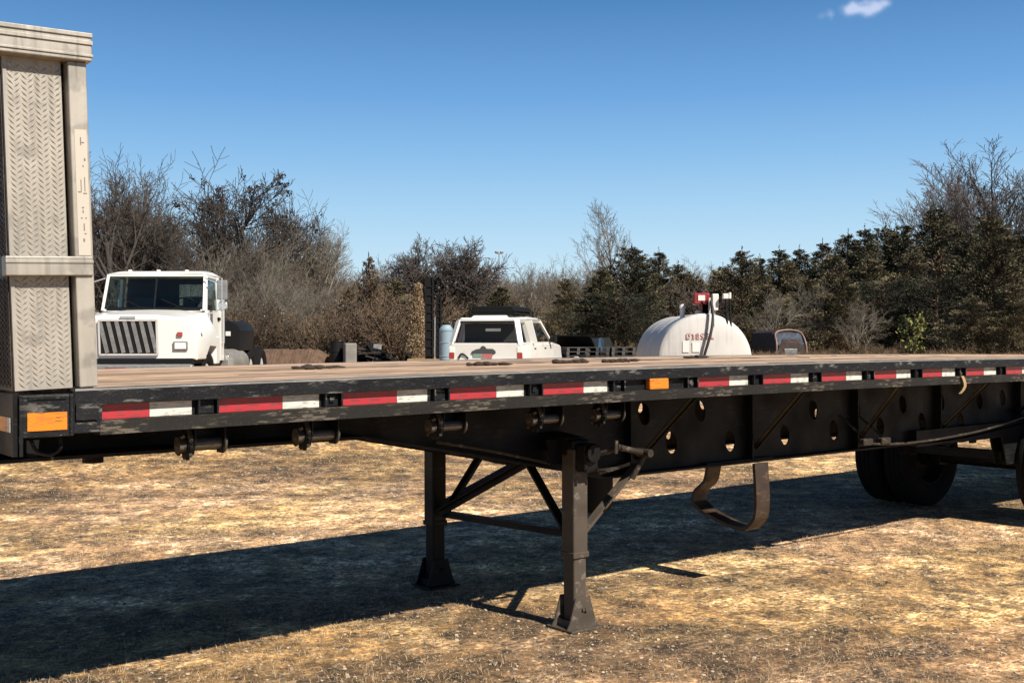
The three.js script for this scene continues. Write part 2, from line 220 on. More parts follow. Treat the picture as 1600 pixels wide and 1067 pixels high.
// ------------------------------------------------------------------ the flatbed trailer (x runs to its rear, its near side is z = 0)
const cam0 = (x) => 1.4787 + .0146 * x - .0012 * x * x;   // the slightly arched height of its deck
const X0 = 1.172, X1 = 14.9, WD = 2.36;
function strip(x0, x1, d0, d1, z0, z1, n) {                // a box that follows the arch; d0..d1 below the deck
  n = n || Math.max(1, Math.ceil((x1 - x0) / .5)); const S = []; for (let i = 0; i <= n; i++) { const x = lerp(x0, x1, i / n), y = cam0(x); S.push([[x, y - d1, z0], [x, y - d0, z0], [x, y - d0, z1], [x, y - d1, z1]]); } return loft(S, true, .3);
}
const trailer = thing('flatbed_trailer', 'long black flatbed trailer with worn wooden deck and aluminium headboard standing on its landing legs', 'trailer');
{
  const R = rng(5);
  // deck boards, each its own plank
  const zs = []; for (let k = 0; k <= 15; k++) zs.push(-.105 - k * (WD - .21) / 15);
  for (let k = 0; k < 15; k++) {
    const cut = X0 + .32 + 2.5 + R() * 9, lift = () => (R() - .5) * .008;
    for (const [a, b] of [[X0 + .31, cut - .003], [cut + .003, X1 - .02]]) { const l = lift(); new MB().geo(strip(a, b, -l - .004, .034, zs[k + 1] + .005, zs[k] - .005)).build('deck_board', woods[Math.floor(R() * woods.length)], trailer); }
  }
  // side rails of both sides
  for (const s of [0, 1]) {
    const f = (z0, z1) => s ? [-WD - z1, -WD - z0] : [z0, z1], rail = (name, d0, d1, z0, z1, m, x0 = X0 + .205) => new MB().geo(strip(x0, X1, d0, d1, ...f(z0, z1))).build(name, m, trailer);
    rail('top_rail', -.003, .060, -.10, .0, M.rail); rail('rail_edge', -.0045, .004, -.012, .0018, M.greyMetal); rail('rail_web', .060, .122, -.06, -.036, M.rail); rail('lower_rail', .122, .178, -.085, .0, M.lower, X0 + .30);
  }
  // conspicuity tape, stake pockets, marker lamp
  for (let n = -1; n < 22; n++) {
    const e = 1.856 + .59 * n; if (e > X1 - .3) break;
    const wob = () => (R() - .5) * .012, a = e - .478 + wob() + (n === 0 ? .03 : 0);
    if (n >= 0 && n !== 5) {
      new MB().geo(strip(a, e - .178, .063, .1205, -.036, -.0335, 2)).build('red_tape', M.tapeRed, trailer);
      new MB().geo(strip(e - .176, e + wob(), .063, .1205, -.036, -.0335, 2)).build('white_tape', M.tapeWhite, trailer);
    }
    if (n >= 0) {
      const p = new MB(), y = cam0(e + .06); p.box(e + .018, e + .026, y - .123, y - .059, -.0355, -.004); p.box(e + .100, e + .108, y - .123, y - .059, -.0355, -.004); p.box(e + .030, e + .096, y - .118, y - .064, -.0355, -.031);
      if (n % 2) p.box(e + .05, e + .075, y - .1, y - .075, -.0305, -.020); p.build('stake_pocket', M.rail, trailer);
    }
  }
  { const m = new MB(); m.box(4.506, 4.658, cam0(4.58) - .121, cam0(4.58) - .058, -.034, .006, .008); m.build('amber_marker', M.amber, trailer); }
  // nose: corner plate with amber tape, front face
  {
    const y = cam0(X0), m = new MB(); m.box(X0, X0 + .195, y - .172, y - .012, -.08, .006, .006); m.box(X0 + .03, X0 + .17, y - .03, y - .015, .006, .012, .003); m.box(X0 + .182, X0 + .196, y - .17, y - .01, .006, .014, .003); m.box(X0 - .002, X0 + .012, y - .24, y - .01, .006, .014, .003); m.build('corner_plate', M.rail, trailer);
    new MB().box(X0 + .028, X0 + .172, y - .146, y - .078, .0065, .010).build('amber_tape', M.amber, trailer);
    new MB().box(X0 - .02, X0 - .002, y - .24, y - .005, -WD + .02, -.005).build('nose_plate', M.black, trailer);
    for (let k = 0; k < 8; k++) { new MB().box(X0 - .024, X0 - .0205, y - .15, y - .095, -.075 - k * .28, -.03 - k * .28).build('white_tape', M.tapeWhite, trailer); new MB().box(X0 - .024, X0 - .0205, y - .15, y - .095, -.30 - k * .28 + .004, -.079 - k * .28).build('red_tape', k ? M.tapeRed : M.amber, trailer); }
    new MB().box(X0 + .2, X0 + .31, y - .165, y + .002, -.09, -.004, .004).box(X0 + .205, X0 + .29, y - .115, y - .05, -.004, .008, .004).build('rail_end', M.rail, trailer);
    new MB().tube([[X0 + .19, y - .19, -.14], [X0 + .19, y - .225, -.13], [X0 + .155, y - .25, -.13], [X0 + .10, y - .235, -.13], [X0 + .08, y - .19, -.14]], .008).build('rope_hook', M.rail, trailer);
  }
  // aluminium headboard with returned sides
  {
    const hb = new THREE.Group(); hb.name = 'headboard'; trailer.add(hb);
    const lean = .033, py = cam0(1.3); hb.rotation.z = lean; hb.position.set((X0 + .3) - ((X0 + .3) * Math.cos(lean) - py * Math.sin(lean)), py - ((X0 + .3) * Math.sin(lean) + py * Math.cos(lean)), 0);   // it leans a little forward
    const y0 = cam0(1.3) + .012, yt = 2.76, panel = (n, m) => m.build(n, M.alu, hb);
    for (const s of [0, 1]) {
      const f = (z0, z1) => s ? [-WD - z1, -WD - z0] : [z0, z1];
      panel('side_panel', new MB().box(X0 + .012, X0 + .21, y0, yt, ...f(-.055, -.045)));
      panel('post', new MB().box(X0 + .225, X0 + .296, y0, yt, ...f(-.07, -.006), .006));
      panel('cap_rail', new MB().box(X0 - .09, X0 + .312, yt, yt + .105, ...f(-.13, .018), .006).box(X0 - .09, X0 + .314, yt + .062, yt + .078, ...f(.018, .024), .002).box(X0 - .09, X0 + .314, yt + .016, yt + .026, ...f(.018, .023), .002).box(X0 - .09, X0 + .314, yt + .09, yt + .108, ...f(-.12, .024), .003));
      panel('middle_rail', new MB().box(X0 - .03, X0 + .29, 1.938, 2.012, ...f(-.05, .006), .005).box(X0 - .03, X0 + .291, 1.985, 1.996, ...f(.006, .010), .002));
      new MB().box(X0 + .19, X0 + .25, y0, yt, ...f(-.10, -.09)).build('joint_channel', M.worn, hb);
      panel('corner_strip', new MB().box(X0 - .002, X0 + .011, y0, yt, ...f(-.06, -.04)));
    }
    new MB().box(X0 - .008, X0 + .004, y0, yt, -WD + .06, -.06).build('front_panel', M.shadedFrontAlu, hb);
    panel('rear_panel', new MB().box(X0 + .2, X0 + .215, y0, yt, -WD + .06, -.06));
    panel('cap_top', new MB().box(X0 - .09, X0 + .31, yt + .02, yt + .098, -WD + .12, -.131));
    // raised treads of the diamond plate, alternating in direction
    const lugs = new MB(), lug = (a, b, c, d, dir) => { }, shape = new THREE.OctahedronGeometry(1, 0), mat = new THREE.Matrix4(), q = new THREE.Quaternion();
    const base = clean(shape.clone()); let c = 0;
    for (let i = 0; i < 8; i++) for (let j = 0; j < 60; j++) {
      const x = X0 + .024 + i * .0245, y = y0 + .02 + j * .0215 + (i % 2) * .0107; if (y > yt - .02 || (y > 1.93 && y < 2.02) || x > X0 + .203) continue;
      q.setFromAxisAngle(V(0, 0, 1), (i % 2 ? 1 : -1) * .785); mat.compose(V(x, y, -.0445), q, V(.0165, .0045, .0042)); lugs.g.push(base.clone().applyMatrix4(mat));
    }
    const lf = new MB(); for (let i = 0; i < 24; i++) for (let j = 0; j < 60; j++) {
      const z = -.075 - i * .0245, y = y0 + .02 + j * .0215 + (i % 2) * .0107; if (y > yt - .02 || (y > 1.93 && y < 2.02)) continue;
      q.setFromAxisAngle(V(1, 0, 0), (i % 2 ? 1 : -1) * .785); mat.compose(V(X0 - .0085, y, z), q, V(.004, .0045, .0165)); lf.g.push(base.clone().applyMatrix4(mat));
    }
    for (const l of [lugs.build('tread_lugs', M.lug, hb), lf.build('tread_lugs', M.shadedFrontAlu, hb)]) l.userData.kind = 'stuff';
    // what is left of a sun-bleached sticker on the post: a paler strip with dark flecks of letters
    const ink = std({ color: C(.14, .12, .10), roughness: .8 }), st = new MB().box(X0 + .24, X0 + .286, 2.0165, 2.50, -.0055, -.0045); st.build('faded_decal', std({ color: C(.375, .34, .29), roughness: .6 }), hb);
    for (const [x, y, w, h] of [[.262, 2.455, .004, .03], [.27, 2.45, .01, .004], [.275, 2.385, .006, .01], [.268, 2.36, .004, .008], [.258, 2.285, .003, .045], [.252, 2.26, .012, .004], [.272, 2.29, .003, .055], [.272, 2.255, .014, .004], [.262, 2.2, .008, .005], [.262, 2.185, .004, .012], [.256, 2.16, .005, .005], [.272, 2.16, .005, .005], [.264, 2.125, .004, .028], [.268, 2.1, .008, .004], [.262, 2.075, .006, .012]]) new MB().box(X0 + x - w / 2, X0 + x + w / 2, y - h / 2, y + h / 2, -.0045, -.0035).build('letter_remnant', ink, hb);
  }
  // strap winches under the near rail
  for (const cx of [1.95, 2.495, 3.215, 3.85, 4.305]) {
    const w = new THREE.Group(); w.name = 'strap_winch'; trailer.add(w); w.position.set(cx, cam0(cx) - .178, -.11); w.rotation.y = (R() - .5) * .06;
    const b = new MB(); for (const s of [-1, 1]) b.plate([[-.045, 0], [.05, 0], [.052, -.06], [.03, -.118], [-.03, -.118], [-.05, -.06]], .006, 'x', s * .066 - .003); b.box(-.066, .066, -.008, 0, -.045, .05); b.box(-.066, .066, -.07, -.0085, -.046, -.040); b.build('bracket', M.black, w);
    new MB().cyl([-.10, -.075, 0], [.085, -.075, 0], .025, .025, 18).cyl([.07, -.075, 0], [.08, -.075, 0], .044, .044, 18).build('drum', M.drum, w);
    const r = new MB(); for (let k = 0; k < 11; k++) { const a = k / 11 * Math.PI * 2; r.bar([-.085, -.075 + .046 * Math.cos(a), .046 * Math.sin(a)], [-.085, -.075 + .062 * Math.cos(a + .15), .062 * Math.sin(a + .15)], .02, .014, V(1, 0, 0)); } r.cyl([-.095, -.075, 0], [-.075, -.075, 0], .05, .05, 22); r.build('ratchet_wheel', M.black, w);
    const c = new MB(); c.cyl([-.125, -.075, 0], [-.095, -.075, 0], .034, .034, 16); for (const s of [0, 1]) c.cyl([-.117, -.075 + (s ? .03 : -.03), s ? .022 : -.022], [-.104, -.075 + (s ? .042 : -.042), s ? .031 : -.031], .009, .009, 8); c.build('winch_cap', M.worn, w);
    new MB().bar([-.088, -.01, .03], [-.088, -.045, .058], .012, .022).bar([-.088, -.045, .058], [-.088, -.06, .05], .012, .014).build('pawl', M.worn, w);
  }
  // main beams with punched webs, flanges, stiffeners
  const bot = (x) => x < 2.95 ? 1.2 : x < 4.75 ? lerp(1.2, .842, (x - 2.95) / 1.8) : x < 8.6 ? .835 : lerp(.835, .93, smooth(8.6, 10.4, x));
  const xsB = []; for (let x = X0 + .02; x < X1 - .1; x += .25) xsB.push(x); xsB.push(2.95, 4.75, X1 - .1); xsB.sort((a, b) => a - b);
  const hole = (x, y, rx, ry, a = .25) => { const p = new THREE.Path(); p.absellipse(x, y, rx, ry, 0, Math.PI * 2, false, a); return p; };
  const near = [[5.162, 1.2], [5.416, 1.0], [5.696, 1.195], [6.0, .975], [6.6, .985], [6.937, 1.15], [7.189, .986], [7.476, 1.13], [7.8, .985], [8.115, 1.145], [8.395, .99], [8.686, 1.14], [8.99, .97], [9.304, 1.13], [9.7, 1.14]];
  const far = [[6.09, 1.165], [6.40, .945], [6.80, 1.16], [8.30, 1.005], [8.92, .985], [7.45, .97], [9.5, 1.12]];
  for (const [z, holes] of [[-.70, near], [-1.66, far]]) {
    const b = new THREE.Group(); b.name = 'main_beam'; trailer.add(b);
    const up = xsB.map(x => [x, cam0(x) - .178]), lo = xsB.map(x => [x, bot(x)]).reverse();
    new MB().plate([...up, ...lo], .01, 'z', z, holes.map(([x, y]) => hole(x, y, z < -1 ? .034 : .05, z < -1 ? .052 : .075))).build('web', M.black, b);
    const fl = (name, f) => { const S = xsB.map(x => { const y = f(x); return [[x, y - .014, z - .07], [x, y, z - .07], [x, y, z + .08], [x, y - .014, z + .08]]; }); new MB().geo(loft(S, true, .3)).build(name, M.black, b); };
    fl('bottom_flange', bot); fl('top_flange', x => cam0(x) - .178 + .014);
    for (const x of [4.99, 6.172, 7.418, 8.588, 9.917, 11.3, 12.6, 13.8]) new MB().box(x - .006, x + .006, bot(x) + .002, cam0(x) - .18, z + .0105, z + .07).build('stiffener', M.black, b);
  }
  // crossmembers, outrigger struts, coupler
  for (let x = 1.5; x < X1; x += .59) { const y = cam0(x); new MB().box(x - .035, x + .035, y - .05, y - .036, -WD + .09, -.09).box(x - .005, x + .005, y - .15, y - .05, -WD + .09, -.09).box(x - .035, x + .035, y - .163, y - .15, -WD + .09, -.09).build('crossmember', M.black, trailer); }
  for (const [x, dx] of [[5.1, -.13], [6.25, -.24], [7.52, -.4], [8.65, -.3], [9.9, -.3], [11.2, -.3]]) { new MB().bar([x, bot(x) + .08, -.685], [x + dx, cam0(x) - .185, -.1], .035, .006).bar([x + .02, bot(x) + .08, -.685], [x + dx + .02, cam0(x) - .185, -.1], .006, .03).build('outrigger_strut', M.black, trailer); new MB().bar([x, bot(x) + .08, -WD + .685], [x + dx, cam0(x) - .185, -WD + .1], .045, .006).build('outrigger_strut', M.black, trailer); }
  new MB().box(X0 + .02, 2.95, 1.184, 1.199, -1.9, -.46).build('coupler_plate', M.black, trailer);
  new MB().cyl([1.83, 1.184, -1.18], [1.83, 1.13, -1.18], .03, .026).cyl([1.83, 1.13, -1.18], [1.83, 1.085, -1.18], .05, .05).cyl([1.83, 1.184, -1.18], [1.83, 1.165, -1.18], .05).build('kingpin', M.black, trailer);
  // landing gear
  const LX = 4.365;
  const LW = .056; for (const z of [-.47, -1.895]) {
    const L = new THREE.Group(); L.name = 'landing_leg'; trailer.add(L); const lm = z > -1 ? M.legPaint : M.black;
    new MB().box(LX - LW, LX + LW, .42, 1.05, z - LW, z + LW, .012).box(LX - LW - .005, LX + LW + .005, .415, .45, z - LW - .005, z + LW + .005, .006).build('outer_tube', lm, L);
    new MB().box(LX - .049, LX + .049, .03, .43, z - .049, z + .049, .012).build('inner_tube', lm, L);
    const f = new MB(); f.box(LX - .125, LX + .125, .004, .018, z - .115, z + .115, .004); for (const s of [-1, 1]) { f.plate([[LX - .12, .018], [LX + .12, .018], [LX + .10, .05], [LX + .055, .19], [LX - .055, .19], [LX - .10, .05]], .008, 'z', z + s * .066 - .004); f.plate([[z - .06, .018], [z + .06, .018], [z + .06, .06], [z - .06, .06]], .008, 'x', LX + s * .075 - .004); } f.cyl([LX + .02, .12, z + .06], [LX + .02, .12, z + .085], .012).cyl([LX - .0, .12, z - .08], [LX, .12, z + .08], .010); f.build('foot', lm, L);
    const g = new MB(); g.plate([[LX - .12, .95], [LX + .12, .95], [LX + .16, 1.1], [LX - .16, 1.1]], .01, 'z', z - .075); g.box(LX - .065, LX + .065, 1.05, 1.10, z - .07, z + .06, .01); g.bar([LX, 1.06, z], [LX, 1.08, z < -1 ? -1.66 : -.70], .14, .1); g.build('mounting_bracket', M.black, L);
  }
  const br = (a, b, m = M.black, w = .06, n = 'leg_brace') => new MB().bar(a, b, w, .008).bar(V(...a).add(V(0, -.02, 0)).toArray(), V(...b).add(V(0, -.02, 0)).toArray(), .008, w * .8).build(n, m, trailer);
  br([LX, .52, -1.81], [LX, .56, -.56], M.black, .055, 'crossbar');
  br([LX + .03, .53, -1.8], [LX - .02, 1.02, -1.28]); br([LX - .03, .53, -1.8], [LX + .02, .97, -.86]); br([LX, .58, -.56], [LX, .97, -.93]);
  br([LX + .05, .55, -.47], [5.0, .90, -.60], M.legPaint, .05); br([LX + .05, .56, -1.9], [5.1, .88, -1.72]); new MB().tube([[3.47, 1.13, -.6], [3.85, 1.055, -.6], [4.3, .95, -.58]], .011, 6, 10).build('brace_rod', M.worn, trailer);
  { // gear box, crank shaft and folded handle
    const g = new MB(); g.box(LX - .045, LX + .06, .92, 1.08, -.413, -.33, .012).cyl([LX, 1.03, -.33], [LX, 1.03, -.30], .05); for (const [dx, dy] of [[-.03, .93], [.05, .93], [-.03, 1.06], [.05, 1.06]]) g.cyl([LX + dx, dy, -.33], [LX + dx, dy, -.322], .012, .012, 6); g.build('gear_box', M.black, trailer);
    new MB().cyl([LX + .06, 1.02, -.33], [LX + .13, 1.065, -.20], .014).cyl([LX + .10, 1.068, -.22], [LX + .37, 1.01, -.26], .017).cyl([LX + .37, 1.01, -.26], [LX + .30, .86, -.30], .016).cyl([LX + .355, 1.015, -.31], [LX + .355, 1.015, -.20], .024).cyl([LX + .09, 1.03, -.22], [LX + .095, 1.105, -.22], .012).build('crank_handle', M.worn, trailer);
    new MB().bar([LX + .10, .90, -.40], [LX + .50, .915, -.55], .05, .02).build('crank_hanger', M.worn, trailer);
    new MB().box(5.2, 5.42, .47, .86, -1.42, -1.2, .08).build('air_tank', M.trim, trailer);
  }
  { // hoop that carries a spare wheel
    const hoop = (x, w) => { const pts = [[-.47, .84], [-.455, .6], [-.47, .47], [-.56, .385], [-.72, .40], [-.93, .46], [-1.02, .52], [-1.0, .6], [-.91, .68], [-.87, .84]], S = []; const cv = new THREE.CatmullRomCurve3(pts.map(([z, y]) => V(x, y, z)), false, 'catmullrom', .3); for (let i = 0; i <= 40; i++) { const p = cv.getPoint(i / 40), t = cv.getTangent(i / 40), n = V(1, 0, 0).cross(t).normalize().multiplyScalar(.011); S.push([[x - w, p.y + n.y, p.z + n.z], [x + w, p.y + n.y, p.z + n.z], [x + w, p.y - n.y, p.z - n.z], [x - w, p.y - n.y, p.z - n.z]]); } return loft(S, true, .5); };
    new MB().geo(hoop(6.05, .07)).build('spare_wheel_hoop', M.rust, trailer);
    new MB().bar([5.7, .84, -.66], [6.4, .84, -.66], .05, .012).bar([5.7, .84, -.9], [6.4, .84, -.9], .05, .012).build('hoop_hanger', M.black, trailer);
  }
  { // pale air line sagging beside the beam, its clips, hanging strap end, rag at the rail
    new MB().tube([[7.17, .912, -.42], [7.42, .886, -.42], [7.94, .874, -.42], [8.5, .892, -.42], [8.9, .916, -.42], [9.55, .98, -.44], [10.2, 1.03, -.5]], .009, 8, 40).build('air_line', M.worn, trailer);
    new MB().box(7.15, 7.27, .89, .94, -.46, -.40, .01).box(7.38, 7.5, .885, .935, -.46, -.40, .01).bar([7.21, .94, -.43], [7.21, 1.1, -.66], .03, .006).bar([7.44, .93, -.43], [7.44, 1.1, -.66], .03, .006).build('air_line_bracket', M.worn, trailer);
    new MB().geo(loft([0, .2, .4, .6, .8, 1].map(t => { const y = lerp(1.40, 1.27, t), x = 7.78 + .02 * Math.sin(t * 3) - (t > .7 ? (t - .7) * .12 : 0), z = .008 + .012 * Math.sin(t * 3); return [[x - .018, y, z], [x + .018, y, z], [x + .018, y, z + .004], [x - .018, y, z + .004]]; }))).build('strap_end', M.tanBoard, trailer);
  }
  // tandem: axles, hangers, dual wheels
  const tyre = new THREE.LatheGeometry([[.30, -.10], [.36, -.128], [.44, -.132], [.485, -.118], [.502, -.10], [.502, -.055], [.492, -.052], [.492, -.044], [.503, -.04], [.503, -.005], [.493, -.003], [.493, .005], [.503, .007], [.503, .04], [.492, .044], [.492, .052], [.502, .055], [.502, .10], [.485, .118], [.44, .132], [.36, .128], [.30, .10], [.285, .08], [.285, -.08], [.30, -.10]].map(p => new THREE.Vector2(...p)), 48);
  tyre.rotateX(Math.PI / 2);
  const rimG = (s) => { const g = new THREE.LatheGeometry([[.05, .02], [.13, .02], [.16, -.02], [.24, -.04], [.27, .0], [.285, .08], [.295, .10], [.285, .105], [.27, .09], [.25, .01]].map(p => new THREE.Vector2(...p)), 32); g.rotateX(Math.PI / 2); if (s < 0) g.rotateY(Math.PI); return g; };
  for (const ax of [10.3, 13.35]) {
    for (const z of [-.18, -.51, -1.85, -2.18]) {
      const w = new THREE.Group(); w.name = 'wheel'; trailer.add(w); w.position.set(ax, .5, z); const out = (z === -.18 || z === -1.85) ? 1 : -1;
      new MB().geo(tyre.clone()).build('tyre', M.rubber, w); new MB().geo(rimG(out)).build('rim', M.black, w);
      new MB().cyl([0, 0, out > 0 ? -.1 : .1], [0, 0, out > 0 ? .10 : -.10], .12, .09, 16).build('hub', M.black, w);
    }
    new MB().cyl([ax, .5, -2.2], [ax, .5, -.16], .065).build('axle', M.black, trailer);
    for (const z of [-.70, -1.66]) { const m = new MB(); m.plate([[ax - .75, .93], [ax - .35, .93], [ax - .5, .55], [ax - .62, .55]], .012, 'z', z - .06).plate([[ax - .75, .93], [ax - .35, .93], [ax - .5, .55], [ax - .62, .55]], .012, 'z', z + .05); m.plate([[ax + .35, .93], [ax + .7, .93], [ax + .6, .6], [ax + .48, .6]], .012, 'z', z - .06).plate([[ax + .35, .93], [ax + .7, .93], [ax + .6, .6], [ax + .48, .6]], .012, 'z', z + .05); m.build('suspension_hanger', M.black, trailer); const l = new MB(); for (let k = 0; k < 3; k++) l.tube([[ax - .6 + k * .1, .66 - k * .012, z], [ax, .60 - k * .014, z], [ax + .58 - k * .1, .68 - k * .012, z]], .012, 6, 12); l.box(ax - .09, ax + .09, .42, .62, z - .06, z + .06, .01); l.build('leaf_spring', M.black, trailer); new MB().cyl([ax + .2, .62, z - .16], [ax + .38, .62, z - .16], .09).build('brake_chamber', M.black, trailer); }
    new MB().bar([ax - .55, .62, -1.66], [ax - .55, .62, -.7], .08, .08).build('cross_tube', M.black, trailer);
  }
  new MB().box(8.2, 13.9, .80, .93, -.78, -.62).box(8.2, 13.9, .80, .93, -1.74, -1.58).build('suspension_subframe', M.black, trailer);
}
// clods and bark lying on the deck
{
  const R = rng(77), mat = std({ color: C(.03, .019, .012), roughness: 1 });
  const bits = [[3.131, -1.278, .26, 'flat dark clod of mud on the deck left of the white SUV'], [4.158, -1.043, .26, 'bent dark strip of bark on the deck below the white SUV'], [5.2, -1.0, .20, 'dark clod on the deck right of the white SUV'], [5.42, -1.12, .22, 'long dark splinter on the deck left of the white tank'], [6.567, -1.499, .2, 'small dark clod on the deck below the white tank'], [4.85, -1.05, .22, 'thin dark chip on the deck under the right corner of the white SUV']];
  for (const [x, z, L, label] of bits) {
    const m = new MB(); for (let k = 0; k < 5; k++) { const g = new THREE.IcosahedronGeometry(1, 1), p = g.attributes.position; for (let i = 0; i < p.count; i++) { const s = .75 + .5 * hash2(Math.round(p.getX(i) * 50), Math.round(p.getY(i) * 50) + Math.round(p.getZ(i) * 91), k + 3); p.setXYZ(i, p.getX(i) * s, p.getY(i) * s, p.getZ(i) * s); } g.scale(L * (.09 + .10 * R()), .008 + .012 * R(), .02 + .03 * R()); g.rotateY((R() - .5) * .8); g.translate((k / 4 - .5) * L, 0, (R() - .5) * .03); m.geo(g); }
    const o = m.build('deck_debris', mat, scene); o.position.set(x, cam0(x) + .012, z); tag(o, label, 'debris');
  }
}
// ------------------------------------------------------------------ bare trees
function bareTree(o) {                                    // -> [limb geometry, twig geometry, list of twig ends]
  const R = rng(o.seed), out = [{ p: [], n: [], c: [], i: [] }, { p: [], n: [], c: [], i: [] }], tips = [];
  const tubeOf = (pts, rad, sides, B, col) => {
    const base = B.p.length / 3, up = V(0, 0, 0), s = V(0, 0, 0), u = V(0, 0, 0), d = V(0, 0, 0);
    for (let k = 0; k < pts.length; k++) {
      d.copy(pts[Math.min(k + 1, pts.length - 1)]).sub(pts[Math.max(k - 1, 0)]).normalize(); up.set(.31, .2, .93); s.crossVectors(up, d).normalize(); u.crossVectors(d, s);
      for (let a = 0; a < sides; a++) { const t = a / sides * 6.2832, cx = Math.cos(t), cy = Math.sin(t), r = rad[k]; const nx = s.x * cx + u.x * cy, ny = s.y * cx + u.y * cy, nz = s.z * cx + u.z * cy; B.p.push(pts[k].x + nx * r, pts[k].y + ny * r, pts[k].z + nz * r); B.n.push(nx, ny, nz); B.c.push(...col); }
    }
    for (let k = 0; k + 1 < pts.length; k++) for (let a = 0; a < sides; a++) { const b = (a + 1) % sides, p = base + k * sides, q = p + sides; B.i.push(p + a, p + b, q + b, p + a, q + b, q + a); }
  };
  const grow = (p, dir, len, r, lvl) => {
    const n = [9, 6, 5, 3, 2, 2][lvl], pts = [p.clone()], rad = [r], d = dir.clone(), dirs = [d.clone()]; let q = p.clone();
    const endR = lvl === 0 ? r * .25 : Math.max(o.rmin, r * .3);
    for (let k = 1; k <= n; k++) { d.x += (R() - .5) * o.wander[lvl]; d.z += (R() - .5) * o.wander[lvl]; d.y += (R() - .5) * o.wander[lvl] * .7 + o.trop[lvl]; d.normalize(); q = q.clone().addScaledVector(d, len / n); pts.push(q); dirs.push(d.clone()); rad.push(lerp(r, endR, k / n)); }
    const t = .85 + .3 * R(), pale = lvl === 0 ? o.bark : lerp3(o.bark, o.twig, lvl / o.levels); tubeOf(pts, rad, [8, 6, 4, 3, 3, 3][lvl], out[lvl > 1 ? 1 : 0], pale.map(v => v * t));
    if (lvl >= o.levels) { tips.push(q); return; }
    const kids = o.kids[lvl];
    for (let k = 0; k < kids; k++) {
      const f = k === 0 && lvl > 0 ? 1 : lerp(o.from[lvl], .98, (k + R() * .8) / kids), x = f * n, a = Math.min(Math.floor(x), n - 1), at = pts[a].clone().lerp(pts[a + 1], x - a), rr = lerp(rad[a], rad[a + 1], x - a), base = dirs[a + 1];
      const side = V(R() - .5, R() - .5, R() - .5).cross(base).normalize(), ang = o.ang[lvl] * (.6 + .8 * R()) * (f === 1 ? .4 : 1), nd = base.clone().multiplyScalar(Math.cos(ang)).addScaledVector(side, Math.sin(ang));
      if (lvl < 2 && nd.y < .05) nd.y = .05 + R() * .2; nd.normalize();
      grow(at, nd, len * o.ratio[lvl] * (o.even ? .88 + .24 * R() : .65 + .6 * R()) * (lvl === 0 ? lerp(1.15, .6, f) : 1), Math.max(o.rmin, rr * (lvl === 0 ? .72 : .64)), lvl + 1);
    }
  };
  const lerp3 = (a, b, t) => a.map((v, k) => lerp(v, b[k], t));
  for (const [x, z, l, dx, dz, rs] of o.stems ?? [[0, 0, 1, 0, 0, 1]]) grow(V(x, -.1, z), V(dx, 1, dz).normalize(), o.trunk * l, o.r * rs, 0);
  const geos = out.map(B => { const g = new THREE.BufferGeometry(); g.setAttribute('position', new THREE.Float32BufferAttribute(B.p, 3)); g.setAttribute('normal', new THREE.Float32BufferAttribute(B.n, 3)); g.setAttribute('color', new THREE.Float32BufferAttribute(B.c, 3)); g.setIndex(B.i); return g; });
  let top = 0; for (const B of out) for (let i = 1; i < B.p.length; i += 3) top = Math.max(top, B.p[i]);
  for (const g of geos) g.scale(1 / top, 1 / top, 1 / top); for (const t of tips) t.multiplyScalar(1 / top);
  return [...geos, tips];
}
const bark = std({ color: C(1, 1, 1), vertexColors: true, roughness: 1 });
const leafMat = std({ color: C(1, 1, 1), vertexColors: true, roughness: 1 });
function leaves(list, size, seed, colors, flat = .35) {     // many small leaf faces: list of [point, direction or null]
  const R = rng(seed), p = [], c = [], q = new THREE.Quaternion(), e = new THREE.Euler(), a = V(0, 0, 0);
  for (const [pt, dir, tone = 1] of list) {
    const l = size * (.6 + .8 * R()), w = l * flat * (.7 + .6 * R()); let u, v;
    if (dir) { u = dir.clone().normalize(); v = V(R() - .5, R() - .5, R() - .5).cross(u).normalize(); } else { e.set(R() * 6.3, R() * 6.3, R() * 6.3); q.setFromEuler(e); u = V(1, 0, 0).applyQuaternion(q); v = V(0, 1, 0).applyQuaternion(q); }
    const col = colors[Math.floor(R() * colors.length)], t = (.7 + .6 * R()) * tone, P = (s, r) => a.copy(pt).addScaledVector(u, s * l).addScaledVector(v, r * w).toArray();
    p.push(...P(0, 0), ...P(.45, .5), ...P(1, 0), ...P(0, 0), ...P(1, 0), ...P(.5, -.5)); for (let k = 0; k < 6; k++) c.push(col[0] * t, col[1] * t, col[2] * t);
  }
  const g = new THREE.BufferGeometry(); g.setAttribute('position', new THREE.Float32BufferAttribute(p, 3)); g.setAttribute('color', new THREE.Float32BufferAttribute(c, 3)); g.computeVertexNormals(); return g;
}
function meshOf(name, g, m, parent, kind) { const o = shade(new THREE.Mesh(g, m)); o.name = name; parent.add(o); if (kind) o.userData.kind = kind; return o; }
const oak = (s, x = {}) => ({ seed: s, levels: 4, trunk: 8, r: .36, rmin: .014, kids: [10, 8, 7, 5], from: [.22, .2, .15, .1], ang: [.75, .7, .75, .8], ratio: [.62, .5, .48, .5], wander: [.16, .32, .4, .5, .5], trop: [.03, .09, .06, .03, .02], bark: [.041, .034, .030], twig: [.056, .044, .036], ...x });
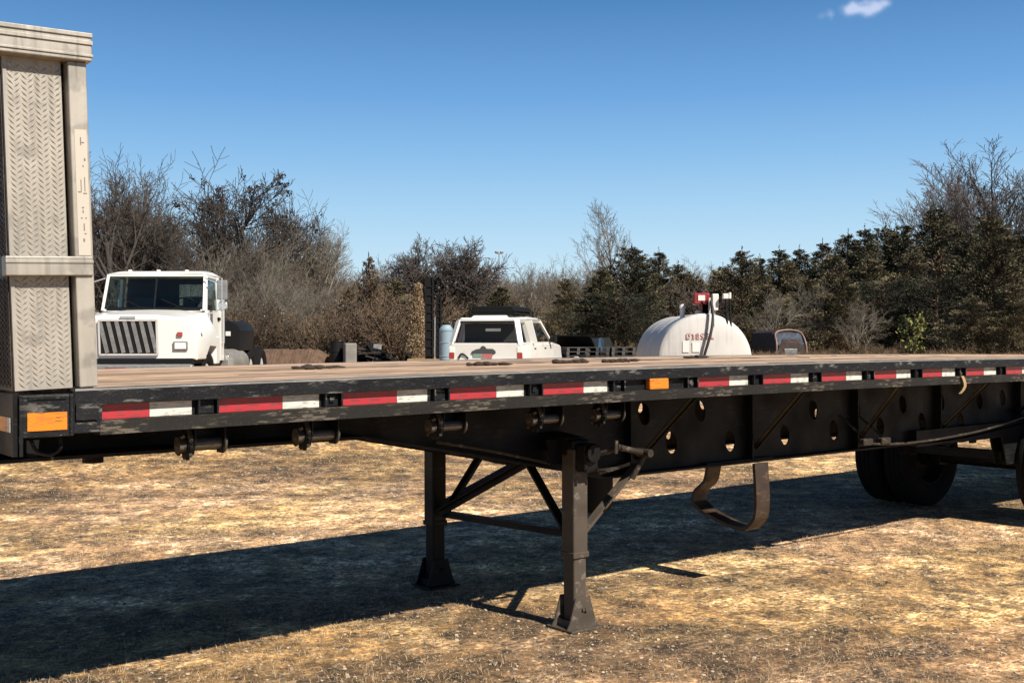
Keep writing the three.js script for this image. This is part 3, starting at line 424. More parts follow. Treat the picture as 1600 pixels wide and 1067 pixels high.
const kinds = {
  forked: bareTree(oak(11, { stems: [[0, 0, 1, -.05, .02, 1], [.25, .1, .98, .16, -.05, .9], [.6, -.2, .8, .42, .1, .8]], kids: [8, 7, 7, 5], from: [.25, .2, .15, .1], ang: [.5, .55, .65, .7] })),
  spread: bareTree(oak(23, { trunk: 7, kids: [9, 7, 7, 5], from: [.38, .22, .15, .1], ang: [.66, .6, .65, .7], r: .42 })),
  open: bareTree(oak(29, { trunk: 8, kids: [10, 7, 6, 5], from: [.3, .2, .15, .1], ang: [.62, .6, .65, .7], wander: [.2, .4, .45, .5, .5], r: .4 })),
  dense: bareTree(oak(37, { kids: [13, 7, 6, 5], from: [.12, .15, .1, .1], bark: [.066, .056, .046], twig: [.099, .076, .058], rmin: .017 })),
  pale: bareTree(oak(41, { kids: [12, 7, 6, 5], from: [.15, .15, .1, .1], ang: [.6, .6, .7, .7], bark: [.198, .178, .145], twig: [.145, .125, .099], rmin: .013 })),
  round: bareTree(oak(53, { even: 1, trunk: 5, kids: [22, 10, 8, 6], from: [.4, .2, .1, .1], ang: [1.05, .8, .75, .8], ratio: [.86, .46, .44, .42], wander: [.1, .2, .3, .4, .4], trop: [.0, .06, .02, .0, 0], r: .34, rmin: .016, bark: [.046, .040, .036], twig: [.073, .059, .051] })),
  tallpale: bareTree(oak(67, { trunk: 11, kids: [13, 6, 5, 4], from: [.3, .2, .15, .1], ang: [.5, .5, .6, .7], ratio: [.36, .5, .5, .5], bark: [.172, .152, .125], twig: [.158, .139, .119], rmin: .012, r: .2 })),
  plume: bareTree(oak(79, { stems: [[0, 0, 1, 0, 0, 1], [.3, .3, .95, .16, .05, .7], [-.3, -.1, .9, -.18, .06, .7], [.2, -.3, .85, .28, -.1, .6], [-.3, .3, .85, -.3, .1, .6]], trunk: 11, kids: [9, 5, 4, 4], from: [.25, .2, .15, .1], ang: [.38, .4, .5, .6], ratio: [.36, .5, .5, .5], trop: [.03, .12, .1, .06, .03], rmin: .011, bark: [.059, .053, .046], twig: [.115, .10, .094], r: .17 })),
};
const protos = {};
function bare(kind, px, d, ytop, label, o = {}) {
  const h = tall(ytop, d), turn = o.turn ?? (px * 7.13 % 6.28), s = h, sx = s * (o.wide ?? 1), pos = spot(px, d);
  if (!protos[kind]) {
    const t = protos[kind] = thing('bare_tree', label, 'tree', pos, turn, o.group); t.scale.set(sx, s, sx);
    meshOf('trunk', kinds[kind][0], bark, t); meshOf('crown', kinds[kind][1], bark, t); return t;
  }
  const t = copyOf(protos[kind], pos, turn, label, o.group, [sx, s, sx]); if (!o.group) delete t.userData.group; return t;
}
// clusters of leaves left on twig ends, for two of the left trees
function clusters(t, kind, seed, share, size, from) {
  const R = rng(seed), L = []; for (const p of kinds[kind][2]) if (p.y > from && R() < share) for (let k = 0; k < 14; k++) L.push([p.clone().add(V((R() - .5) * size, (R() - .5) * size, (R() - .5) * size)), null]);
  meshOf('leaf_cluster', leaves(L, .011, seed, [[.012, .011, .009], [.018, .015, .012]], .8), leafMat, t);
}
bare('forked', 176, 58, 228, 'tall dark forked bare tree between the headboard and the white truck cab', { turn: .35, wide: .95 });
bare('forked', 120, 66, 205, 'bare tree whose twigs rise from behind the aluminium headboard post', { turn: 2.2 });
bare('open', 236, 66, 236, 'tall bare tree above the middle of the white truck windshield', { wide: .85 });
{ const a = bare('spread', 345, 66, 246, 'wide bare tree with dark leaf clusters on top, right of the white truck', { turn: 1.1, wide: 1.15 }); clusters(a, 'spread', 5, .045, .022, .72); }
{ const a = bare('spread', 432, 69, 284, 'smaller bare tree with a few dark clusters on a forked top, above the black tank', { turn: 3.6, wide: .95 }); clusters(a, 'spread', 9, .03, .022, .8); }
bare('open', 292, 62, 298, 'bare tree above the right end of the white truck roof', {});
bare('pale', 487, 72, 338, 'pale grey bare tree at the right slope of the left woods', { wide: .9 });
bare('dense', 515, 75, 378, 'low bare tree at the right end of the left woods', { wide: .9 });
bare('pale', 468, 58, 425, 'small pale barked bare tree with crooked white limbs, front of the left woods', { wide: 1.1 });
const edge = { group: 'bare trees along the skyline of the left woods' }, el = 'grey brown bare tree on the skyline of the left woods';
for (const [px, d, y, k] of [[140, 70, 256, 'open'], [202, 72, 246, 'open'], [275, 74, 288, 'open'], [316, 74, 272, 'open'], [388, 74, 268, 'open'], [455, 74, 312, 'open'], [480, 76, 345, 'pale'], [230, 62, 318, 'spread'], [420, 62, 335, 'open']]) bare(k, px, d, y, el, { ...edge, wide: 1.1 });
const wg = { group: 'bare trees massed behind the white truck' }, wl = 'brown bare tree inside the thick left woods behind the white truck';
for (const [px, d, y, k] of [[205, 61, 345, 'open'], [262, 58, 360, 'open'], [318, 60, 362, 'pale'], [372, 59, 360, 'open'], [405, 63, 345, 'pale'], [440, 61, 372, 'pale'], [345, 56, 402, 'dense'], [398, 55, 408, 'pale'], [300, 55, 410, 'dense'], [428, 54, 425, 'dense'], [500, 62, 410, 'dense'], [470, 66, 380, 'dense'], [250, 70, 300, 'open'], [390, 74, 310, 'open'], [520, 66, 428, 'pale'], [155, 72, 300, 'dense'], [225, 53, 400, 'dense'], [280, 52, 430, 'pale'], [365, 52, 432, 'pale'], [412, 51, 446, 'dense'], [446, 52, 420, 'pale'], [486, 53, 440, 'pale'], [515, 55, 452, 'dense'], [395, 50, 462, 'pale'], [460, 50, 468, 'pale'], [535, 54, 470, 'dense'], [430, 49, 480, 'dense']]) bare(k, px, d, y, wl, { ...wg, wide: 1.05 });
bare('round', 685, 66, 363, 'round crowned bare tree behind the raised ramps, left of the white SUV', { turn: .4, wide: 1.0 });
bare('dense', 640, 78, 398, 'low bare tree left of the round crowned tree', { wide: 1.1 });
bare('pale', 826, 82, 398, 'pale bare tree above the right side of the white SUV', { wide: 1.0 });
bare('pale', 866, 80, 415, 'small pale bare tree just left of the tall slender tree', { wide: 1.1 });
bare('tallpale', 962, 84, 311, 'tall slender pale bare tree rising above the middle cedars', { wide: 1.1, turn: 1 });
bare('pale', 918, 80, 392, 'pale bare tree at the foot of the tall slender tree', { wide: 1.1 });
bare('pale', 1072, 76, 400, 'pale bare tree behind the left of the white tank', { wide: 1.2 });
bare('dense', 1118, 74, 404, 'brown bare tree behind the right of the white tank', { wide: 1.3 });
bare('plume', 1525, 66, 226, 'tall bare tree with upswept twigs above the right cedars', { turn: .7, wide: 1.7 });
bare('plume', 1592, 64, 240, 'tall bare tree with upswept twigs at the right edge of the picture', { turn: 2.4, wide: 1.7 });
bare('plume', 1490, 68, 272, 'lower bare tree with upswept twigs left of the two tall ones on the right', { turn: 4.1, wide: 1.5 });
bare('plume', 1558, 70, 232, 'tall bare tree with upswept twigs between the two outer ones on the right', { turn: 5.2, wide: 1.6 });
bare('pale', 1272, 46, 432, 'pale twiggy bare tree before the third pointed dark cedar', { wide: 1.1 });
bare('pale', 1205, 45, 446, 'pale twiggy bare tree right behind the old van', { wide: 1.2 });
bare('pale', 1338, 44, 462, 'low pale twiggy bare tree left of the black round cedar', { wide: 1.2 });
bare('dense', 1105, 50, 428, 'brown twiggy bare tree directly behind the red pump', { wide: 1.2 });
bare('dense', 1180, 66, 430, 'brown bare tree between the white tank and the first right cedars', { wide: 1.1 });
{ // far woods that close the yard: one grey brown mass
  const R = rng(303), n = 170, g = mergeGeometries(kinds.pale.slice(0, 2)), o = new THREE.InstancedMesh(g, std({ color: C(.85, .76, .70), vertexColors: true, roughness: 1 }), n), m = new THREE.Matrix4(), q = new THREE.Quaternion();
  for (let k = 0; k < n; k++) { const px = lerp(-250, 1900, (k + R()) / n), d = 92 + 34 * R(), s = tall(434 - 22 * R(), d), p = spot(px, d); q.setFromAxisAngle(V(0, 1, 0), R() * 6.3); m.compose(V(...p), q, V(s * 1.3, s, s * 1.3)); o.setMatrixAt(k, m); }
  o.name = 'distant_woods'; shade(o); scene.add(o); tag(o, 'far grey brown bare woods closing the yard', 'woods', null, 'stuff');
}

// ------------------------------------------------------------------ cedars: limbs round a trunk, each limb clothed in sprays of scale leaves
function cedar(seed, o) {
  const R = rng(seed), L = [], limbs = new MB(); const n = o.limbs;
  limbs.cyl([0, -.02, 0], [0, .9, 0], .022, .004, 6);
  for (let k = 0; k < n; k++) {
    const f = (k + R()) / n, y = lerp(.03, .95, f ** .85), a = R() * 6.2832, bulge = (o.even ?? .6) + (1.15 - (o.even ?? .6)) * (.9 * vnoise(a / 6.2832 * 7, y * 9, 7, 64, seed) + .35 * R()), prof = o.shape(y), len = o.wide * prof * bulge, d = V(Math.cos(a), o.lift * (1 - .4 * y) + (R() - .5) * .25, Math.sin(a)).normalize(), p0 = V(0, y - len * .2, 0), tone = .32 + 1.5 * R() ** 1.5, m = Math.round(o.sprays * (.05 + 1.15 * prof));
    if (k % 3 === 0) limbs.cyl(p0.toArray(), p0.clone().addScaledVector(d, len * .8).toArray(), .006, .002, 3, true);
    for (let s = 0; s < m; s++) { const t = .12 + .95 * R() ** .7, sp = len * .24 * (1.2 - t) + .008, pt = p0.clone().addScaledVector(d, len * t).add(V((R() - .5) * sp * 2, (R() - .5) * sp * 1.6, (R() - .5) * sp * 2)); if (pt.y < .004) continue; L.push([pt, V(d.x + (R() - .5) * 1.3, d.y + .35 + (R() - .5) * 1.1, d.z + (R() - .5) * 1.3), tone]); }
  }
  if (o.spike) for (let s = 0; s < 60; s++) { const y = .86 + .14 * R(); L.push([V((R() - .5) * .16 * (1.02 - y), y, (R() - .5) * .16 * (1.02 - y)), V(R() - .5, 1.8, R() - .5), .9]); }
  return [limbs, leaves(L, o.leaf, seed, o.colors, .34)];
}
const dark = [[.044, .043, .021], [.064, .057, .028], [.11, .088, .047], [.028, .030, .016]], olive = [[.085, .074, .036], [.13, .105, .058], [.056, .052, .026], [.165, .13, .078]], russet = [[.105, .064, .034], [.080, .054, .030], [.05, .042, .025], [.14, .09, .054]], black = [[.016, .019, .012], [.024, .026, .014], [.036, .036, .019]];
const cone = y => (1 - y) ** .85 * (y < .08 ? .75 + 3 * y : 1) + .012, oval = y => Math.sqrt(Math.max(0, 1 - ((y - .34) / .68) ** 2)), col = y => Math.min(1, 1.5 * (1 - y) ** .9) * .85 + .012;
const cedars = {
  dark: cedar(1, { limbs: 210, sprays: 250, wide: .34, lift: .6, even: .25, shape: cone, leaf: .0145, colors: dark, spike: 1 }),
  broad: cedar(2, { limbs: 240, sprays: 190, wide: .36, lift: .6, shape: y => Math.min(1, 1.25 * (1 - y) ** .7) * (y < .1 ? .8 + 2 * y : 1) + .012, leaf: .016, even: .35, colors: dark, spike: 1 }),
  olive: cedar(3, { limbs: 210, sprays: 250, wide: .38, lift: .6, even: .25, shape: col, leaf: .0145, colors: olive, spike: 1 }),
  russet: cedar(4, { limbs: 140, sprays: 84, wide: .36, lift: .7, shape: cone, leaf: .028, colors: russet, spike: 1 }),
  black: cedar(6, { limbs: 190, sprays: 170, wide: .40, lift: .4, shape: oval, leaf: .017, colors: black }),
};
const cproto = {};
function ced(kind, px, d, ytop, label, wide = 1, group) {
  if (kind !== 'russet') wide *= 1.5;
  const h = tall(ytop, d), pos = spot(px, d), turn = px * 3.7 % 6.28;
  if (!cproto[kind]) { const t = cproto[kind] = thing('cedar_tree', label, 'tree', pos, turn, group); t.scale.set(h * wide, h, h * wide); cedars[kind][0].build('trunk', M.dirtRed, t); meshOf('crown', cedars[kind][1], leafMat, t); return t; }
  const t = copyOf(cproto[kind], pos, turn, label, group, [h * wide, h, h * wide]); if (!group) delete t.userData.group; return t;
}
ced('russet', 576, 60, 396, 'narrow russet cedar with a spike top, left of the round crowned tree', .75);
ced('russet', 545, 56, 448, 'low russet cedar in front of the left woods end', 1.1);
ced('olive', 618, 58, 432, 'olive brown cedar beside the tan leafy column', 1.0);
ced('russet', 592, 52, 478, 'small russet cedar behind the black scrap heap', 1.3);
ced('dark', 782, 64, 444, 'small dark cedar rising above the roof of the white SUV', 1.3);
ced('dark', 738, 62, 470, 'small dark cedar behind the left of the SUV roof', 1.2);
ced('olive', 884, 57, 430, 'narrow olive cedar right of the white SUV', .8);
ced('broad', 988, 52, 381, 'big broad cedar with two spikes, left behind the white tank', .95);
ced('dark', 1030, 54, 388, 'dark cedar at the right shoulder of the big broad cedar', .9);
ced('dark', 940, 50, 418, 'dark cedar at the left shoulder of the big broad cedar', 1.2);
ced('olive', 1085, 53, 428, 'olive cedar right behind the red pump of the white tank', 1.2);
ced('olive', 1160, 51, 386, 'tall olive cedar with a thin leaning top, right of the white tank', .95);
ced('dark', 1218, 58, 385, 'dark pointed cedar, first of the row right of the white tank', .95);
ced('olive', 1200, 47, 440, 'low olive cedar behind the old van', 1.3);
ced('dark', 1250, 57, 384, 'dark pointed cedar, second of the row right of the white tank', .85);
ced('olive', 1262, 48, 432, 'low olive cedar right behind the old van', 1.2);
ced('dark', 1286, 56, 374, 'dark pointed cedar, third of the row right of the white tank', .85);
ced('dark', 1326, 54, 360, 'dark pointed cedar, fourth of the row right of the white tank', .95);
ced('olive', 1318, 46, 430, 'low olive cedar in front of the pointed row', 1.2);
ced('broad', 1385, 56, 350, 'broad dark cedar at the end of the pointed row', .8);
ced('black', 1382, 47, 432, 'almost black round cedar left of the yellow green sapling', .85);
ced('dark', 1462, 56, 318, 'tall dark cedar below the bare treetops on the right', .95);
ced('russet', 1470, 52, 392, 'russet cedar in front of the tall dark cedar on the right', .9);
ced('broad', 1548, 46, 332, 'biggest broad cedar near the right edge', .85);
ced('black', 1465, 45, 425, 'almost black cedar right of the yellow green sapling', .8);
ced('dark', 1602, 48, 352, 'dark cedar cut by the right edge', 1.1);
ced('olive', 1585, 42, 440, 'low olive cedar at the right edge', 1.3);
ced('olive', 1520, 42, 462, 'low olive cedar in front of the biggest broad cedar', 1.3);
ced('dark', 1660, 50, 340, 'dark cedar just past the right edge', 1.1);
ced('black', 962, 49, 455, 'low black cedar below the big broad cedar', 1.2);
for (const [k, px, d, y, w, l] of [['olive', 1130, 54, 412, 1.0, 'olive cedar in the gap right behind the white tank'], ['dark', 1188, 56, 398, .8, 'narrow dark cedar right of the tall leaning olive one'], ['olive', 1232, 52, 402, .9, 'olive cedar between the first and second pointed dark ones'], ['olive', 1303, 51, 392, 1.0, 'olive cedar between the third and fourth pointed dark ones'], ['dark', 1352, 53, 352, .85, 'dark pointed cedar, fifth of the row right of the white tank'], ['olive', 1358, 49, 398, 1.0, 'olive cedar before the fifth pointed dark one'], ['dark', 1412, 54, 345, .95, 'dark pointed cedar left below the tall dark cedar'], ['olive', 1425, 50, 392, 1.0, 'olive cedar rising behind the yellow green sapling'], ['dark', 1498, 53, 352, .9, 'dark pointed cedar between the tall dark and the biggest broad one'], ['dark', 1572, 50, 356, .9, 'dark pointed cedar right of the biggest broad one'], ['olive', 1060, 55, 408, 1.0, 'olive cedar right of the big broad cedar shoulder']]) ced(k, px, d, y, l, w);
{ // understorey brush: sticks, seed heads and old leaves nobody could count
  const R = rng(808), L = [], b = new MB();
  const B = { p: [], n: [], c: [], i: [] };
  const one = bareTree(oak(91, { levels: 3, stems: [0, 1, 2, 3, 4, 5].map(k => [Math.cos(k) * .25, Math.sin(k) * .25, .7 + .4 * hash2(k, 1, 1), Math.cos(k * 2.1) * .5, Math.sin(k * 2.1) * .5, 1]), trunk: 1.6, r: .02, rmin: .007, kids: [7, 6, 4], ratio: [.5, .5, .5], from: [.15, .1, .1], bark: [.132, .099, .066], twig: [.165, .122, .083] }));
  for (const p of one[2]) for (let k = 0; k < 1; k++) L.push([p.clone().add(V((R() - .5) * .14, (R() - .5) * .14, (R() - .5) * .14)), null]);
  const leaf = leaves(L, .024, 8, [[.10, .075, .052], [.14, .108, .075], [.07, .055, .04], [.18, .145, .105]], .6); leaf.setIndex([...Array(leaf.attributes.position.count).keys()]);
  const g = mergeGeometries([one[0], one[1], leaf]);
  const put = (name, label, n, tint, f) => { const o = new THREE.InstancedMesh(g, leafMat, n), m = new THREE.Matrix4(), q = new THREE.Quaternion(), c = new THREE.Color(); for (let k = 0; k < n; k++) { const [px, d, s, w] = f(R, k / n), p = spot(px, d); q.setFromAxisAngle(V(0, 1, 0), R() * 6.3); m.compose(V(p[0], p[1] - .05, p[2]), q, V(s * w, s, s * w)); o.setMatrixAt(k, m); const t = .6 + .7 * R(); o.setColorAt(k, c.setRGB(tint[0] * t, tint[1] * t, tint[2] * t)); } o.name = name; shade(o); scene.add(o); tag(o, label, 'brush', null, 'stuff'); };
  put('left_brush', 'tangled brown brush filling the left woods below the bare trees', 380, [.74, .69, .64], (R) => { const x = R(); return [lerp(90, 640, x), lerp(47, 62, R()), (.5 + 2.6 * R() ** 2) * (.65 + .7 * vnoise(x * 14, 3, 64, 64, 9)), 1.0 + .5 * R()]; });
  put('right_brush', 'dead weeds and brush along the foot of the cedars', 170, [.8, .72, .58], (R) => [lerp(840, 1650, R()), lerp(38, 52, R()), .4 + .8 * R() ** 2, 1.5]);
  put('weeds', 'pale dead weeds standing at the yard edge behind the trailer', 130, [1.15, 1.0, .85], (R) => [lerp(1150, 1650, R()), lerp(33, 42, R()), .5 + .45 * R(), 1.1]);
}
{ // yellow green sapling before the dark cedars
  const R = rng(15), t = thing('sapling', 'young sapling with bright yellow green leaves before the black cedars', 'sapling', spot(1430, 40)), m = new MB(), L = [];
  for (let k = 0; k < 9; k++) { const a = R() * 6.3, y0 = .3 + .15 * k, l = .5 + .4 * R(), e = [Math.cos(a) * l * .5, y0 + l * .8, Math.sin(a) * l * .5]; m.cyl([0, y0, 0], e, .012, .005, 4); for (let s = 0; s < 46; s++) { const f = .3 + .8 * R(); L.push([V(e[0] * f + (R() - .5) * .35, lerp(y0, e[1], f) + (R() - .5) * .35, e[2] * f + (R() - .5) * .35), null]); } }
  m.cyl([0, 0, 0], [0, 2, 0], .025, .01, 6); m.build('trunk', M.dirtRed, t); meshOf('crown', leaves(L, .12, 4, [[.13, .135, .032], [.20, .185, .055], [.08, .09, .03]], .6), leafMat, t);
}
{ // column of dry tan leaves beside the raised ramps
  const R = rng(19), t = thing('dry_leaf_column', 'tall tan column of dry leaves beside the dark raised ramps', 'shrub', spot(648, 41)), m = new MB(), L = [];
  for (let k = 0; k < 26; k++) { const y = R() * 2.6; m.cyl([0, Math.max(0, y - .4), 0], [(R() - .5) * .6, y + .3, (R() - .5) * .6], .012, .004, 4); }
  m.cyl([0, -.05, 0], [.12, 2.9, 0], .05, .02, 6);
  for (let s = 0; s < 15000; s++) { const y = R() * 3.25, w = (.46 - .10 * y) * (.8 + .4 * vnoise(y * 3, 2, 64, 64, 4)), rr = Math.sqrt(R()), a = R() * 6.283; L.push([V(.05 * y + Math.cos(a) * w * rr, y - .05, Math.sin(a) * w * rr), null]); }
  m.build('trunk', M.dirtRed, t); meshOf('crown', leaves(L, .052, 4, [[.30, .215, .125], [.37, .27, .165], [.24, .165, .095], [.11, .075, .045]], .6), leafMat, t);
}
{ // the light mast far behind
  const t = thing('light_mast', 'thin far light mast above the trees behind the white SUV', 'light mast', spot(780, 140)), h = tall(396, 140);
  new MB().cyl([0, 0, 0], [0, h, 0], .11, .06, 10).build('pole', M.greyMetal, t); new MB().box(-.5, .5, h - .05, h + .05, -.08, .08, .02).build('cross_arm', M.greyMetal, t); for (const x of [-.4, .4]) new MB().box(x - .22, x + .22, h + .05, h + .26, -.12, .16, .05).build('lamp_head', M.greyMetal, t);
}
// ------------------------------------------------------------------ white truck (its own x points ahead, z to its right)
{
  const p = spot(199, 20), t = thing('white_truck', 'white conventional truck cab facing the camera behind the trailer deck', 'truck', [p[0], .42, p[2]], Math.atan2(-.800, -.600));
  const ring = (x, pr) => [...pr.map(([z, y]) => [x, y, -z]), ...[...pr].reverse().map(([z, y]) => [x, y, z])];   // half outline from low left to top, mirrored
  const hoodBody = new MB(); hoodBody.geo(loft([
    ring(-.02, [[1.16, .90], [1.19, 1.0], [1.18, 1.36], [1.12, 1.48], [.95, 1.575], [.5, 1.615], [0.01, 1.625]]),
    ring(-.10, [[1.20, .87], [1.22, 1.0], [1.21, 1.38], [1.15, 1.52], [.95, 1.63], [.5, 1.675], [0.01, 1.685]]),
    ring(-.75, [[1.22, .95], [1.225, 1.05], [1.215, 1.4], [1.15, 1.56], [.97, 1.68], [.5, 1.735], [0.01, 1.745]]),
    ring(-1.0, [[1.22, 1.12], [1.225, 1.2], [1.21, 1.42], [1.14, 1.57], [.98, 1.70], [.5, 1.76], [0.01, 1.77]]),
    ring(-1.62, [[1.21, 1.10], [1.21, 1.15], [1.18, 1.42], [1.08, 1.6], [.99, 1.75], [.5, 1.80], [0.01, 1.81]])], true, .5));
  hoodBody.box(-.75, -.1, .87, 1.0, -1.215, -.98, .03).box(-.75, -.1, .87, 1.0, .98, 1.215, .03).box(-1.95, -1.62, .75, 1.3, -1.19, -.98, .04).box(-1.95, -1.62, .75, 1.3, .98, 1.19, .04);
  hoodBody.build('hood', M.white, t);
  const gr = new THREE.Group(); gr.name = 'grille'; t.add(gr);
  new MB().plate([[-.52, .98], [.48, .98], [.50, 1.57], [-.50, 1.57]], .02, 'x', -.012).build('mesh_backing', M.trim, gr);
  const fr = new MB(); fr.bar([.012, .97, -.53], [.012, .97, .49], .03, .03).bar([.012, 1.58, -.51], [.012, 1.58, .51], .03, .03).bar([.012, .97, -.53], [.012, 1.58, -.51], .03, .03).bar([.012, .97, .49], [.012, 1.58, .51], .03, .03); fr.build('grille_frame', M.offWhite, gr);
  for (let k = 0; k < 7; k++) { const z = .46 - k * .145; new MB().bar([.016, 1.0, z - .10], [.016, 1.56, z + .03], .07, .012, V(1, 0, 0)).build('grille_slat', M.greyMetal, gr); }
  for (const s of [-1, 1]) {
    const h = new THREE.Group(); h.name = 'headlight'; t.add(h);
    new MB().box(-.01, .015, 1.04, 1.20, s * .93 - .13, s * .93 + .13, .02).build('bezel', M.greyMetal, h); new MB().box(.012, .03, 1.065, 1.175, s * .93 - .10, s * .93 + .10, .012).build('lens', M.lampGlass, h);
    new MB().box(-.012, .02, 1.29, 1.37, s * .92 - .05, s * .92 + .05, .012).build('marker_lamp', M.redLens, t);
    new MB().bar([-.30, 1.46, s * 1.165], [-.36, 1.30, s * 1.225], .03, .012).build('hood_latch', M.trim, t);
  }
  const bp = new MB(); bp.box(.02, .20, .46, .80, -1.2, 1.2, .06); bp.box(-.3, .02, .5, .72, -.55, .55); bp.build('bumper', M.greyMetal, t);
  new MB().box(.198, .206, .60, .74, -.02, .34, .003).build('red_sticker', M.red, t); for (const z of [-.42, .62, -.8]) new MB().cyl([.19, .66, z], [.205, .66, z], .085, .085, 18).build('bumper_hole', M.trim, t);
  new MB().box(-.72, .0, .80, .90, -1.14, 1.14).build('hood_underside', M.trim, t);
  for (const s of [-1, 1]) new MB().bar([-.04, 1.0, s * 1.02], [-.04, 1.5, s * 1.02], .03, .004).build('fender_seam', M.greyMetal, t); new MB().box(-.005, .012, 1.615, 1.655, -.14, .14, .006).build('badge', M.chrome, t); new MB().bar([-1.60, 1.812, -.9], [-1.60, 1.812, .9], .012, .05).build('cowl_vent', M.trim, t);
  // cab
  const roof = new MB(); roof.geo(loft([[-1.83, .90, 2.485, 2.515], [-1.90, .945, 2.475, 2.555], [-2.5, .96, 2.47, 2.60], [-3.05, .95, 2.47, 2.57], [-3.1, .93, 2.47, 2.54]].map(([x, w, y0, y1]) => [[x, y0, -w], [x, y0 + .03, -w - .015], [x, y1 - .03, -w + .05], [x, y1, -w + .2], [x, y1, w - .2], [x, y1 - .03, w - .05], [x, y0 + .03, w + .015], [x, y0, w]]))); roof.build('roof', M.white, t);
  for (const z of [.55, 0, -.55]) new MB().box(-1.98, -1.92, 2.555, 2.595, z - .035, z + .035, .012).build('clearance_lamp', M.plateWhite, t);
  const pil = new MB(); for (const s of [-1, 1]) { pil.bar([-1.60, 1.79, s * .965], [-1.85, 2.49, s * .925], .05, .06); pil.bar([-2.75, 1.79, s * .98], [-2.78, 2.48, s * .94], .05, .16, V(1, 0, 0)); } pil.bar([-1.62, 1.80, -.96], [-1.62, 1.80, .96], .05, .05); pil.bar([-1.85, 2.475, -.93], [-1.85, 2.475, .93], .05, .03); pil.build('pillar', M.white, t);
  new MB().bar([-1.63, 1.81, 0], [-1.855, 2.47, 0], .028, .02).build('windshield_divider', M.trim, t);
  const gk = new MB(); for (const s of [-1, 1]) gk.bar([-1.605, 1.815, s * .93], [-1.845, 2.465, s * .895], .02, .02); gk.bar([-1.605, 1.822, -.93], [-1.605, 1.822, .93], .02, .025).bar([-1.843, 2.46, -.9], [-1.843, 2.46, .9], .02, .02); gk.build('windshield_gasket', M.trim, t);
  for (const s of [-1, 1]) new MB().geo(quad([-1.62, 1.82, s * .012], [-1.62, 1.82, s * .925], [-1.85, 2.465, s * .89], [-1.85, 2.465, s * .012])).build('windshield', M.glassTint, t);
  new MB().bar([-1.585, 1.83, -.55], [-1.66, 2.02, -.12], .015, .015).bar([-1.585, 1.83, .2], [-1.66, 2.02, .6], .015, .015).build('wiper', M.trim, t);
  // back wall with its window, doors
  const wh = new THREE.Path([[-.80, 1.93], [-.10, 1.93], [-.10, 2.36], [-.80, 2.36]].map(q => new THREE.Vector2(...q)));
  new MB().plate([[-.98, .75], [.98, .75], [.98, 1.79], [.93, 2.5], [-.93, 2.5], [-.98, 1.79]], .04, 'x', -3.1, [wh]).build('back_wall', M.seat, t);
  new MB().geo(quad([-3.08, 1.93, -.80], [-3.08, 1.93, -.10], [-3.08, 2.36, -.10], [-3.08, 2.36, -.80])).build('back_window', M.glassTint, t);
  for (const s of [-1, 1]) {
    const d = new THREE.Group(); d.name = 'door'; t.add(d); const z = s * .985;
    new MB().box(-2.72, -1.66, .80, 1.80, z - .03, z + .03, .012).bar([-1.68, 1.8, z], [-1.90, 2.46, s * .94], .04, .04).bar([-1.90, 2.46, s * .94], [-2.70, 2.46, s * .94], .04, .04).bar([-2.70, 1.8, z], [-2.70, 2.46, s * .94], .04, .05).build('door_panel', M.white, d);
    new MB().geo(quad([-1.70, 1.8, z], [-2.7, 1.8, z], [-2.7, 2.45, s * .945], [-1.91, 2.45, s * .945])).build('door_window', M.glassTint, d); new MB().box(-2.66, -2.5, 1.62, 1.66, z + s * .03, z + s * .055, .008).build('handle', M.trim, d);
    new MB().box(-3.08, -2.74, .80, 1.8, z - .03, z + .03, .012).build('cab_side', M.white, t);
    const m = new THREE.Group(); m.name = 'mirror'; t.add(m);
    new MB().tube([[-1.72, 2.42, s * .96], [-1.66, 2.30, s * 1.25], [-1.64, 2.2, s * 1.30]], .014, 6, 8).tube([[-1.68, 1.72, s * .99], [-1.64, 1.78, s * 1.2], [-1.64, 1.85, s * 1.30]], .014, 6, 8).cyl([-1.64, 1.75, s * 1.30], [-1.64, 2.42, s * 1.30], .014).build('mirror_arm', M.chrome, m);
    new MB().box(-1.70, -1.63, 2.0, 2.38, s * 1.30 - .10, s * 1.30 + .10, .02).build('mirror_head', M.greyMetal, m); new MB().box(-1.70, -1.64, 1.82, 1.96, s * 1.31 - .09, s * 1.31 + .09, .03).build('spot_mirror', M.chrome, m);
    new MB().cyl([-2.86, 1.15, s * 1.06], [-2.86, 2.05, s * 1.06], .018).cyl([-2.86, 1.17, s * 1.0], [-2.86, 1.17, s * 1.06], .014).cyl([-2.86, 2.02, s * 1.0], [-2.86, 2.02, s * 1.06], .014).build('grab_rail', M.chrome, t);
  }
  new MB().box(-3.06, -1.64, .72, .80, -.97, .97).build('cab_floor', M.trim, t);
  new MB().box(-1.95, -1.66, 1.5, 1.86, -.94, .94, .05).build('dashboard', M.trim, t);
  const st = new MB(); for (const z of [-.5, .5]) st.box(-2.75, -2.25, 1.25, 1.42, z - .25, z + .25, .05).box(-2.86, -2.72, 1.4, 2.1, z - .24, z + .24, .05); st.build('seat', M.seat, t);
  { const g = new THREE.TorusGeometry(.22, .015, 8, 24); g.rotateY(Math.PI / 2); g.rotateZ(-.5); g.translate(-2.05, 1.86, -.5); new MB().geo(g).build('steering_wheel', M.trim, t); }
  // chassis
  for (const s of [-1, 1]) new MB().box(-8.2, -.1, .62, .88, s * .43 - .04, s * .43 + .04).build('frame_rail', M.black, t);
  const tl = new THREE.LatheGeometry([[.30, -.10], [.36, -.13], [.46, -.14], [.50, -.11], [.505, -.04], [.505, .04], [.50, .11], [.46, .14], [.36, .13], [.30, .10], [.28, 0], [.30, -.10]].map(q => new THREE.Vector2(...q)), 32); tl.rotateX(Math.PI / 2);
